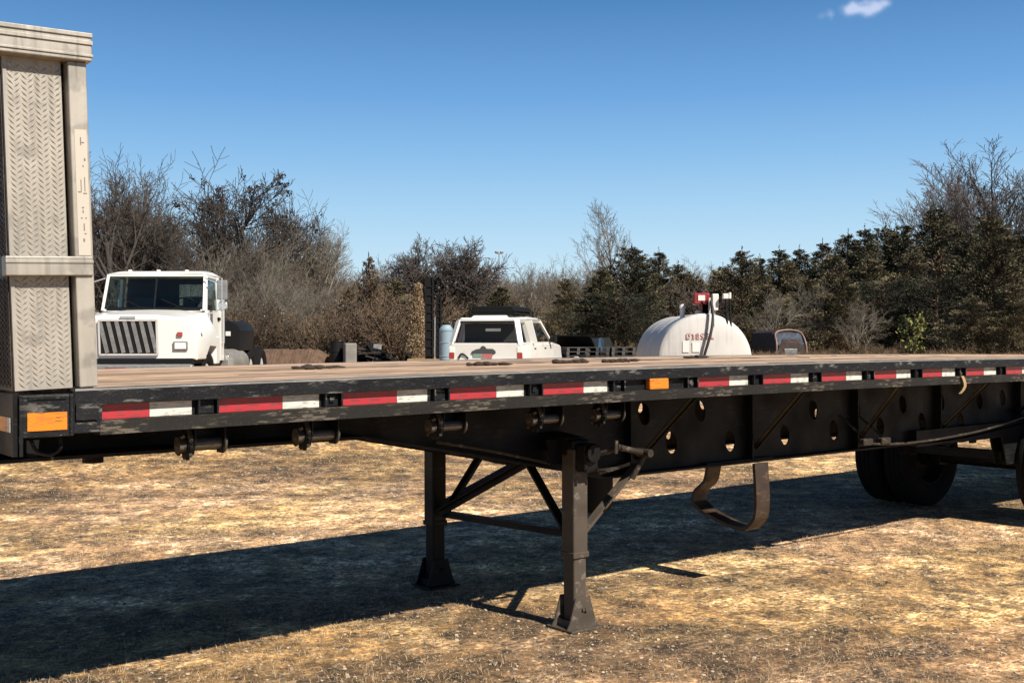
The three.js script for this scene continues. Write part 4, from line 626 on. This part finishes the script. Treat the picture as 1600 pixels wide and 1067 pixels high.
  for (const [x, z] of [[-1.28, -1.0], [-1.28, 1.0], [-5.9, -.9], [-5.9, .9], [-7.2, -.9], [-7.2, .9]]) { const w = new THREE.Group(); w.name = 'wheel'; t.add(w); w.position.set(x, .5, z); new MB().geo(tl.clone()).build('tyre', M.rubber, w); new MB().cyl([0, 0, -.08], [0, 0, .08], .29, .29, 24).cyl([0, 0, -.13], [0, 0, .13], .10, .09, 12).build('rim', M.offWhite, w); }
  // black rounded tank over the frame, with a white reflector, polished fuel tank and clutter below
  const hump = new MB(); { const pts = []; for (let k = 0; k <= 10; k++) { const a = k / 10 * Math.PI / 2; pts.push([.30 * Math.sin(a) * 1.0 - .0, 1.62 - .26 * (1 - Math.cos(a))]); } hump.geo(loft([[-4.5, .98], [-4.55, 1], [-6.0, 1], [-6.05, .98]].map(([x, s]) => { const r = []; r.push([x, .98, -1.02 * s], [x, 1.42, -1.06 * s], [x, 1.54, -1.0 * s], [x, 1.63, -.82 * s], [x, 1.64, -.5], [x, 1.60, -.12], [x, 1.50, -.02], [x, .98, -.02]); return r; }), true, .5)); } hump.build('black_tank', M.trim, t);
  new MB().box(-4.495, -4.48, 1.30, 1.40, -.84, -.73, .006).build('white_reflector', M.plateWhite, t); new MB().box(-4.56, -4.5, 1.0, 1.05, -.9, -.2).build('tank_bracket', M.greyMetal, t);
  new MB().cyl([-3.3, .72, -.86], [-4.9, .72, -.86], .30, .30, 28).build('fuel_tank', M.concrete, t);
  const cl = new MB(); cl.box(-4.4, -4.1, .55, .86, -.75, -.5, .03).tube([[-3.2, 1.0, -.5], [-3.7, 1.22, -.6], [-4.3, 1.0, -.55]], .025, 6, 12).tube([[-3.2, .95, -.3], [-3.8, 1.1, -.3], [-4.4, .95, -.3]], .02, 6, 12).box(-3.32, -3.15, .45, .9, -1.1, -.9, .02); cl.build('step_box', M.chrome, t);
}

// ------------------------------------------------------------------ white sport utility, seen from behind
{
  const p = spot(758, 27), t = thing('white_suv', 'white old sport utility vehicle seen from behind, dark roof rack on top', 'suv', [p[0], .42, p[2]], Math.atan2(.600, .800));
  const ring = (x, y0, y1, w0, w1) => [[x, y0, -w0 + .06], [x, y0 + .10, -w0], [x, lerp(y0, y1, .6), -w1 - .015], [x, y1 - .05, -w1], [x, y1, -w1 + .05], [x, y1, w1 - .05], [x, y1 - .05, w1], [x, lerp(y0, y1, .6), w1 + .015], [x, y0 + .10, w0], [x, y0, w0 - .06]];
  new MB().geo(loft([ring(0, .5, 1.10, .88, .90), ring(.06, .42, 1.11, .92, .92), ring(1.0, .42, 1.12, .93, .93), ring(3.4, .42, 1.12, .93, .92), ring(3.5, .42, 1.12, .93, .90), ring(4.7, .45, 1.04, .92, .86), ring(4.82, .5, .95, .88, .82)], true, .5)).build('body', M.white, t);
  // hollow greenhouse: pillars, roof, panes
  const roof = new MB(); roof.geo(loft([ring(.20, 1.60, 1.70, .70, .70), ring(.26, 1.60, 1.735, .77, .74), ring(1.4, 1.62, 1.765, .79, .75), ring(2.55, 1.62, 1.75, .78, .74), ring(2.75, 1.62, 1.71, .75, .72)], true, .5)); roof.build('roof', M.white, t);
  new MB().geo(loft([[.30, .0], [.34, .055], [1.0, .075], [1.6, .06], [1.9, .0]].map(([x, h]) => { const y = 1.735, w = .44; return [[x, y, -w], [x, y + h, -w + .06], [x, y + h, w - .06], [x, y, w]]; }))).build('roof_fairing', M.white, t);
  const pil = new MB(); const B = (a, b, w = .07, q = .05) => pil.bar(a, b, w, q);
  for (const s of [-1, 1]) { B([.05, 1.09, s * .86], [.22, 1.66, s * .725], .13, .07); B([1.10, 1.1, s * .905], [1.10, 1.66, s * .76], .05, .26); B([3.45, 1.1, s * .87], [2.70, 1.66, s * .72], .06, .06); pil.bar([.05, 1.11, s * .90], [3.45, 1.11, s * .88], .05, .05); }
  pil.bar([.05, 1.11, -.88], [.05, 1.11, .88], .06, .05).bar([.215, 1.655, -.74], [.215, 1.655, .74], .07, .05); pil.build('pillar', M.white, t);
  new MB().geo(quad([.035, 1.13, -.84], [.035, 1.13, .84], [.185, 1.635, .70], [.185, 1.635, -.70])).build('rear_window', M.glassSmoke, t);
  const rg = new MB(); rg.bar([.03, 1.135, -.82], [.03, 1.135, .82], .02, .03).bar([.18, 1.63, -.71], [.18, 1.63, .71], .02, .045).bar([.03, 1.13, -.82], [.18, 1.63, -.71], .03, .02).bar([.03, 1.13, .82], [.18, 1.63, .71], .03, .02); rg.build('window_seal', M.trim, t);
  new MB().box(.095, .11, 1.40, 1.47, -.02, .36, .02).build('window_sticker', M.greyMetal, t);
  for (const s of [-1, 1]) { for (const [x0, x1, u0, u1] of [[.20, .97, .30, .97], [1.25, 3.38, 1.25, 2.68]]) new MB().geo(quad([x0, 1.135, s * .898], [x1, 1.135, s * .893], [u1, 1.63, s * .752], [u0, 1.63, s * .757])).build('side_window', M.glassSmoke, t);
    new MB().bar([1.05, .5, s * .935], [1.05, 1.10, s * .925], .006, .006).bar([2.2, .5, s * .935], [2.2, 1.10, s * .925], .006, .006).bar([3.4, .5, s * .935], [3.4, 1.10, s * .92], .006, .006).build('door_seam', M.trim, t);
    for (const x of [1.2, 2.35]) new MB().box(x, x + .16, .96, .99, s * .93 - .015, s * .93 + .02, .006).build('door_handle', M.trim, t);
    const l = new THREE.Group(); l.name = 'taillight'; t.add(l); new MB().box(-.012, .05, .74, .885, s * .85 - .055, s * .85 + .072, .01).build('red_lens', M.redLens, l); new MB().box(-.012, .05, .89, 1.02, s * .85 - .055, s * .85 + .072, .01).build('white_lens', M.lampGlass, l);
    new MB().box(2.95, 3.1, 1.12, 1.28, s * 1.02 - .09, s * 1.02 + .09, .03).bar([3.05, 1.18, s * .9], [3.03, 1.2, s * 1.0], .04, .04).build('door_mirror', M.trim, t); }
  new MB().geo(quad([3.48, 1.12, -.86], [3.48, 1.12, .86], [2.74, 1.65, .71], [2.74, 1.65, -.71])).build('windshield', M.glassSmoke, t);
  new MB().box(.3, 3.2, .95, 1.0, -.88, .88).build('cabin_floor', M.trim, t); new MB().box(.62, .66, 1.0, 1.6, -.7, .7).build('cargo_screen', M.seat, t); const st = new MB(); for (const x of [1.2, 2.3]) for (const z of [-.42, .42]) st.box(x, x + .14, .98, 1.34, z - .24, z + .24, .04).box(x + .03, x + .11, 1.36, 1.5, z - .12, z + .12, .03); st.build('seat', M.seat, t);
  { // dark plate recess with handle, licence plate, bumper, spoiled tailgate trim
    const m = new MB(); m.geo(loft([0, 1].map(k => [[-.30, .0], [-.27, .055], [-.17, .10], [-.07, .115], [-.05, .16], [0, .185], [.05, .16], [.08, .115], [.24, .11], [.30, .06], [.31, .01], [.24, -.03], [-.24, -.03]].map(([z, y]) => [.01 - k * .026, .87 + y, z * 1.02 - .05])), true, .3)); m.build('tailgate_handle', M.seat, t);
    new MB().box(-.018, -.006, .78, .86, -.30, -.08, .004).build('licence_plate', M.plateGreen, t); new MB().box(-.0185, -.006, .76, .86, -.078, .18, .004).build('plate_sticker', M.plateRed, t);
    new MB().tube([[-.01, .74, -.66], [-.03, .84, -.62], [-.03, .86, -.56], [-.01, .80, -.48], [-.01, .74, -.42]], .02, 8, 20).build('tow_hook', M.trim, t);
    new MB().box(-.16, .04, .50, .66, -.92, .92, .04).build('bumper', M.chrome, t);
  }
  const rk = new MB(); for (const y of [1.84, 1.92]) { for (const z of [-.58, .58]) rk.bar([.6, y, z], [2.5, y, z], .035, .03); for (const x of [.6, 2.5]) rk.bar([x, y, -.58], [x, y, .58], .035, .03); } for (let k = 0; k < 9; k++) rk.bar([.6 + k * .2375, 1.83, -.58], [.6 + k * .2375, 1.83, .58], .04, .02); for (const x of [.62, 1.5, 2.48]) for (const z of [-.58, .58]) rk.bar([x, 1.72, z], [x, 1.93, z], .03, .03); rk.build('roof_rack', M.trim, t); new MB().box(.66, 2.4, 1.842, 2.03, -.54, .54, .03).build('rack_load', M.trim, t);
  const tl = new THREE.TorusGeometry(.27, .10, 12, 28); for (const [x, z] of [[1.0, -.82], [1.0, .82], [3.85, -.82], [3.85, .82]]) { const w = new THREE.Group(); w.name = 'wheel'; t.add(w); w.position.set(x, .37, z); new MB().geo(tl.clone()).build('tyre', M.rubber, w); new MB().cyl([0, 0, -.08], [0, 0, .08], .2, .2, 20).build('rim', M.chrome, w); }
}

// ------------------------------------------------------------------ white fuel tank with its red pump
{
  const d = 22.5, p = spot(1102, d), t = thing('fuel_tank', 'big white cylindrical fuel tank with a red pump and black hose on top', 'fuel tank', [p[0], 0, p[2]], Math.atan2(.62468, -.78087)), r = .95, cy = 1.20;
  // own z points away from the camera
  const prof = [[0, -.13], [.35, -.115], [.65, -.075], [.85, -.03], [.93, .0], [.95, .05]]; const cap = new THREE.LatheGeometry(prof.map(q => new THREE.Vector2(...q)), 56); cap.rotateX(Math.PI / 2); cap.translate(0, cy, 0);
  new MB().geo(cap).build('end_cap', M.offWhite, t);
  const sh = new THREE.CylinderGeometry(r, r, 3.9, 56, 1, true); sh.rotateX(Math.PI / 2); sh.translate(0, cy, 2.0); new MB().geo(sh).build('shell', M.offWhite, t);
  for (const z of [.10, 1.3, 2.6, 3.85]) { const g = new THREE.TorusGeometry(r + .001, .004, 6, 56); g.translate(0, cy, z); new MB().geo(g).build('weld_band', M.offWhite, t); }
  const back = new THREE.CircleGeometry(r, 48); back.translate(0, cy, 3.94); new MB().geo(back).build('rear_cap', M.offWhite, t);
  const sd = new MB(); for (const z of [.7, 3.2]) sd.plate([[-.8, .2], [.8, .2], [.8, .75], [.6, .55], [.3, .38], [0, .32], [-.3, .38], [-.6, .55], [-.8, .75]], .15, 'z', z); sd.build('saddle', M.concrete, t);
  const pm = new THREE.Group(); pm.name = 'pump'; t.add(pm); const x = -.06, y = cy + r;    // screen x runs against own x
  new MB().box(-x - .02, -x + .27 - .42, y + .02, y + .2, .15, .45, .02).build('pump_body', M.red, pm); new MB().box(-.12, .20, y + .18, y + .42, .12, .42, .03).build('meter_head', M.red, pm); new MB().box(-.02, .12, y + .26, y + .37, .105, .125, .004).build('meter_face', M.plateWhite, pm); new MB().cyl([0.02, y + .42, .27], [.02, y + .47, .27], .12, .10, 16).build('meter_top', M.trim, pm); new MB().cyl([.05, y - .05, .3], [.05, y + .06, .3], .1, .1, 16).build('flange', M.offWhite, pm);
  new MB().box(-.30, -.17, y - .02 + .08, y + .40, .12, .26, .02).build('filter_canister', M.plateWhite, t); new MB().cyl([-.22, y - .05, .2], [-.22, y + .1, .2], .03).cyl([-.10, y - .06, .06], [-.10, y + .32, .06], .022).build('riser_pipe', M.offWhite, t);
  new MB().cyl([.38, y - .08, .5], [.38, y + .12, .5], .05, .05).cyl([.38, y + .12, .5], [.38, y + .2, .5], .07, .05).build('vent_cap', M.plateWhite, t);
  new MB().tube([[-.12, y + .3, .1], [-.14, y + .05, -.1], [-.10, y - .3, -.2], [-.02, y - .6, -.22], [.05, y - .85, -.2], [.09, y - 1.2, -.2]], .028, 8, 30).tube([[.06, y - .84, -.2], [.075, y - .98, -.21], [.09, y - 1.15, -.21]], .034, 8, 8).build('hose', M.hose, t);
  new MB().cyl([-.42, y + .33, .02], [-.50, cy - .6, -.06], .024).cyl([-.50, y + .35, .02], [-.56, cy - .6, -.06], .02).build('hose_pipe', M.trim, t); new MB().box(-.47, -.36, y + .29, y + .40, -.02, .1, .02).cyl([-.50, y + .3, .02], [-.50, y + .42, .02], .03).build('hose_cap', M.plateWhite, t);
  new MB().tube([[-.19, cy - .1, -.16], [-.22, cy + .08, -.18], [-.29, cy + .06, -.18], [-.34, cy - .1, -.16]], .02, 8, 14).build('cable_loop', M.trim, t); new MB().cyl([-.17, cy + .85, -.04], [-.165, cy - .2, -.14], .010).build('sight_line', M.greyMetal, t);
  const font = await new FontLoader().loadAsync('fonts/droid/droid_sans_bold.typeface.json'), ink = std({ map: tex(128, 128, (i, j) => { const k = smooth(.46, .66, fbm(i / 16, j / 16, 8, 8, 5, 3)); return [lerp(.36, .46, k), lerp(.13, .38, k), lerp(.12, .36, k)]; }, 3, true), roughness: .7 });
  const dome = (q) => { let k = 0; while (k < prof.length - 2 && prof[k + 1][0] < q) k++; return lerp(prof[k][1], prof[k + 1][1], (q - prof[k][0]) / (prof[k + 1][0] - prof[k][0])); };
  for (const [x, y, w, h] of [[.40, .29, .13, .23], [.20, .28, .15, .20]]) { const q = Math.hypot(x, y), s = (dome(q + .05) - dome(q - .05)) / .1, g = new THREE.BoxGeometry(w, h, .004); g.rotateX(Math.atan(s * y / q)); g.rotateY(-Math.atan(s * x / q)); g.translate(x, cy + y, dome(q) - .012); new MB().geo(g).build('placard', M.plateWhite, t); }
  let lx = .40; for (const ch of 'DIESEL') { const g = new TextGeometry(ch, { font, size: .115, depth: .004, curveSegments: 4 }); g.computeBoundingBox(); const w = g.boundingBox.max.x; g.rotateY(Math.PI); const q = Math.hypot(lx - w / 2, .50), s = (dome(q + .05) - dome(q - .05)) / .1; g.rotateX(Math.atan(s * .5 / q)); g.rotateY(-Math.atan(s * (lx - w / 2) / q)); g.translate(lx, cy + .44, dome(q) - .022); new MB().geo(g).build('red_letter', ink, t); lx -= w + .018; }
}

// ------------------------------------------------------------------ raised ramps of an equipment trailer
{
  const p = spot(664, 39), t = thing('ramp_trailer', 'equipment trailer with two tall dark loading ramps standing upright', 'trailer', p, Math.atan2(.62468, -.78087));
  // own -z looks to the camera, x to the left in view
  for (const [x0, x1, h, n] of [[-.30, .0, 2.85, 'loading_ramp'], [-.58, -.38, 2.15, 'loading_ramp']]) { const m = new MB(); m.box(x0, x0 + .05, .5, .5 + h, -.06, .06).box(x1 - .05, x1, .5, .5 + h, -.06, .06).box(x0 + .05, x1 - .05, .5, .5 + h, -.01, .01); for (let j = 0; j < 9; j++) m.box(x0 + .05, x1 - .05, .6 + j * h / 9.5, .65 + j * h / 9.5, -.05, -.0105); m.build(n, M.trim, t); }
  new MB().cyl([-.34, .5, -.05], [-.35, 1.95, -.05], .018).build('lift_rod', M.chrome, t);
  new MB().box(-.6, .62, .40, .50, -.1, 3.4, .01).build('trailer_deck', M.tanBoard, t); const fr = new MB(); fr.box(-.6, .62, .28, .40, -.1, -.02).box(-.6, -.52, .28, .40, -.02, 3.4).box(.54, .62, .28, .40, -.02, 3.4); fr.build('trailer_frame', M.black, t);
  for (const [x, z] of [[-.72, 1.6], [.74, 1.6]]) { const w = new THREE.Group(); w.name = 'wheel'; t.add(w); w.position.set(x, .34, z); const g = new THREE.TorusGeometry(.25, .09, 10, 24); g.rotateY(Math.PI / 2); new MB().geo(g).build('tyre', M.rubber, w); new MB().cyl([-.06, 0, 0], [.06, 0, 0], .18).build('rim', M.offWhite, w); }
}
{ // pale blue plastic tank peeping out left of the sport utility
  const p = spot(697, 33), t = thing('plastic_tank', 'pale blue plastic tank peeping out between the raised ramps and the white SUV', 'plastic tank', p, Math.atan2(.62468, -.78087));
  new MB().cyl([0, .12, 0], [0, 1.5, 0], .20, .20, 28).cyl([0, 1.5, 0], [0, 1.62, 0], .20, .12, 28).build('tank_body', std({ color: C(.19, .26, .31), roughness: .6 }), t); for (const y of [.3, .7, 1.1, 1.45]) { const g = new THREE.TorusGeometry(.20, .014, 8, 28); g.rotateX(Math.PI / 2); g.translate(0, y, 0); new MB().geo(g).build('moulded_rib', std({ color: C(.19, .26, .31), roughness: .6 }), t); } new MB().cyl([0, 1.62, 0], [0, 1.68, 0], .12, .12, 16).build('lid', M.trim, t); new MB().box(-.34, .34, 0, .119, -.34, .34, .02).build('pallet_base', M.tanBoard, t);
}
// ------------------------------------------------------------------ small things along the woods' edge
const facing = Math.atan2(.62468, -.78087);
{ const p = spot(526, 41), t = thing('steel_drum', 'black steel drum standing before the low dirt bank', 'drum', p); const b = new MB(); b.cyl([0, 0, 0], [0, 1.12, 0], .25, .25, 28); for (const y of [.02, .37, .74, 1.1]) { const g = new THREE.TorusGeometry(.252, .016, 6, 28); g.rotateX(Math.PI / 2); g.translate(0, y, 0); b.geo(g); } b.build('barrel', M.trim, t); new MB().cyl([.12, 1.12, 0], [.12, 1.15, 0], .03).build('bung', M.greyMetal, t); }
{ const p = spot(547, 40.5), t = thing('concrete_block', 'pale grey concrete block between the black drum and the scrap heap', 'block', p, facing + .3); new MB().box(-.2, .22, 0, 1.05, -.25, .3, .04).build('block_body', M.concrete, t); new MB().tube([[-.06, 1.03, .0], [-.05, 1.14, 0], [.06, 1.14, 0], [.07, 1.03, 0]], .014, 6, 12).build('lifting_loop', M.rust, t); }
{ // scrap heap: tyres, pipes, sheets
  const R = rng(33), p = spot(583, 41), t = thing('scrap_heap', 'dark heap of scrap steel and tyres left of the raised ramps', 'scrap heap', p, facing);
  for (let k = 0; k < 5; k++) { const g = new THREE.TorusGeometry(.26, .1, 10, 22); g.rotateX(Math.PI / 2 + (R() - .5) * .5); g.translate(-.55 + k * .32, .16 + (k % 2) * .28 + .3 * R(), (R() - .5) * .5); new MB().geo(g).build('tyre', M.rubber, t); }
  for (let k = 0; k < 12; k++) new MB().bar([-.8 + R() * .5, .2 + R() * .6, (R() - .5) * .6], [.2 + R() * .7, .3 + R() * .75, (R() - .5) * .6], .05 + .06 * R(), .05).build('steel_beam', R() < .5 ? M.rust : M.worn, t);
  for (let k = 0; k < 4; k++) new MB().bar([-.7 + R() * .6, .1, -.3], [-.4 + R() * .8, .8 + R() * .3, .1], .3, .015).build('steel_sheet', R() < .5 ? M.black : M.greyMetal, t);
}
{ // low dirt bank on the left, rough with clods
  const a = spot(402, 45), b = spot(514, 45), S = [], n = 90, m = 22; for (let i = 0; i <= n; i++) { const f = i / n, x = lerp(a[0], b[0], f), z = lerp(a[2], b[2], f), h = (.72 + .12 * fbm(i * .1, 3, 640, 64, 3, 3)) * smooth(0, .06, f) * (1 - .35 * smooth(.8, 1, f)) + .03, r = []; for (let k = 0; k <= m; k++) { const o = lerp(-1.5, 1.8, k / m), y = h * Math.min(1, 1.25 * Math.cos(clamp(o * .98, -1.57, 1.57))) + .13 * (fbm(i * .35, k * .5, 640, 640, 8, 4, .7) - .5) * smooth(-1.5, -1.1, o), w = .16 * (fbm(i * .3 + 40, k * .4, 640, 640, 18, 3) - .5); r.push([x + fw.x * (o + w), .36 + y, z + fw.z * (o + w)]); } S.push(r); }
  const pos = []; for (let i = 0; i < n; i++) for (let k = 0; k < m; k++) pos.push(...S[i][k], ...S[i + 1][k], ...S[i + 1][k + 1], ...S[i][k], ...S[i + 1][k + 1], ...S[i][k + 1]);
  const g = new THREE.BufferGeometry(); g.setAttribute('position', new THREE.Float32BufferAttribute(pos, 3)); g.computeVertexNormals(); const o = new MB().geo(g).build('dirt_bank', M.dirtRed, scene); tag(o, 'low red brown dirt bank right of the white truck', null, null, 'structure');
}
{ // old van at the edge of the brush, its dark windscreen towards us
  const p = spot(1236, 40), t = thing('old_van', 'small rusty old van with a dark blue windscreen half hidden in the brush', 'van', p, facing + .12);
  const sec = (z, w, y0, y1, ys) => [[-w, y0, z], [-w - .02, ys, z], [-w * .9, y1 - .1, z], [-w * .55, y1, z], [w * .55, y1, z], [w * .9, y1 - .1, z], [w + .02, ys, z], [w, y0, z]];
  new MB().geo(loft([sec(-.1, .52, .25, 1.0, .6), sec(0, .56, .2, 1.06, .7), sec(.35, .58, .2, 1.42, .9), sec(.5, .58, .2, 1.5, .95), sec(2.6, .58, .2, 1.48, .95)], true, .5)).build('body', M.rust, t);
  new MB().geo(quad([-.50, .96, -.06], [.50, .96, -.06], [.44, 1.38, .27], [-.44, 1.38, .27])).build('windscreen', M.blueTarp, t);
  const fr = new MB(); fr.tube([[-.56, .5, -.1], [-.54, 1.0, -.06], [-.46, 1.40, .26], [-.2, 1.48, .34], [.2, 1.47, .34], [.46, 1.38, .26], [.54, 1.0, -.06], [.57, .5, -.1]], .035, 8, 40); fr.build('window_frame', M.palePink, t);
  new MB().box(-.2, .28, .38, .82, -.13, -.10, .02).build('front_panel', M.greyMetal, t); new MB().box(-.55, .55, .25, .38, -.2, -.08, .03).build('bumper', M.worn, t);
  for (const [x, z] of [[-.52, .5], [.52, .5], [-.52, 2.1], [.52, 2.1]]) { const w = new THREE.Group(); w.name = 'wheel'; t.add(w); w.position.set(x, .28, z); const g = new THREE.TorusGeometry(.2, .08, 10, 22); g.rotateY(Math.PI / 2); new MB().geo(g).build('tyre', M.rubber, w); new MB().cyl([-.06, 0, 0], [.06, 0, 0], .14).build('rim', M.greyMetal, w); }
}
{ // dark car with its hood up beside the sport utility
  const p = spot(884, 36), t = thing('old_dark_car', 'old dark car with raised hood right of the white SUV', 'car', p, facing - .5);
  new MB().geo(loft([[-.3, .55], [-.2, .7], [.9, .78], [1.0, .8], [2.6, .8], [3.6, .7], [3.7, .5]].map(([z, h]) => [[-.72, .25, z], [-.76, .5, z], [-.7, h, z], [.7, h, z], [.76, .5, z], [.72, .25, z]]), true, .5)).build('body', M.black, t);
  new MB().geo(loft([[1.0, .8, .02], [1.35, .8, .42], [2.2, .8, .45], [2.7, .8, .03]].map(([z, y, h]) => [[-.68, y, z], [-.56, y + h, z], [.56, y + h, z], [.68, y, z]]), true, .4)).build('cabin', M.glassDark, t);
  new MB().geo(loft([0, .3, .6, .9].map(f => [[-.66, .80 + f * .62 - .1 * f * f, .92 - f * .55], [.66, .80 + f * .62 - .1 * f * f, .92 - f * .55], [.66, .84 + f * .62 - .1 * f * f, .94 - f * .55], [-.66, .84 + f * .62 - .1 * f * f, .94 - f * .55]]), true, .4)).build('raised_hood', M.black, t);
  new MB().box(-.7, .7, .3, .42, -.38, -.28, .03).build('bumper', M.chrome, t); for (const s of [-1, 1]) new MB().cyl([s * .52, .56, -.33], [s * .52, .56, -.26], .085, .085, 16).build('headlight', M.lampGlass, t);
  for (const [x, z] of [[-.66, .45], [.66, .45], [-.66, 2.9], [.66, 2.9]]) { const w = new THREE.Group(); w.name = 'wheel'; t.add(w); w.position.set(x, .3, z); const g = new THREE.TorusGeometry(.21, .085, 10, 22); g.rotateY(Math.PI / 2); new MB().geo(g).build('tyre', M.rubber, w); new MB().cyl([-.06, 0, 0], [.06, 0, 0], .15).build('rim', M.greyMetal, w); }
}
{ // stacks of grey pallets
  const labels = ['stack of grey wooden pallets next to the old dark car', 'stack of grey wooden pallets midway between the SUV and the white tank', 'stack of grey wooden pallets just left of the white tank'];
  let proto; [[900, 36, 5], [936, 36, 6], [972, 36, 6]].forEach(([px, d], i) => {
    const p = spot(px, d); if (proto) { copyOf(proto, p, facing + [.2, -.15, .1][i], labels[i], 'grey pallet stacks'); return; }
    proto = thing('pallet_stack', labels[i], 'pallets', p, facing + .2, 'grey pallet stacks'); const R = rng(64);
    for (let k = 0; k < 7; k++) { const m = new MB(), y = k * .135, ox = (R() - .5) * .06; for (let j = 0; j < 6; j++) m.box(ox - .38, ox + .38, y + .10, y + .122, -.4 + j * .14, -.30 + j * .14); for (let j = 0; j < 3; j++) m.box(ox - .38 + j * .335, ox - .29 + j * .335, y, y + .0995, -.4, .4); m.build('pallet', M.oldWood, proto); }
  });
}

renderer.render(scene, camera);
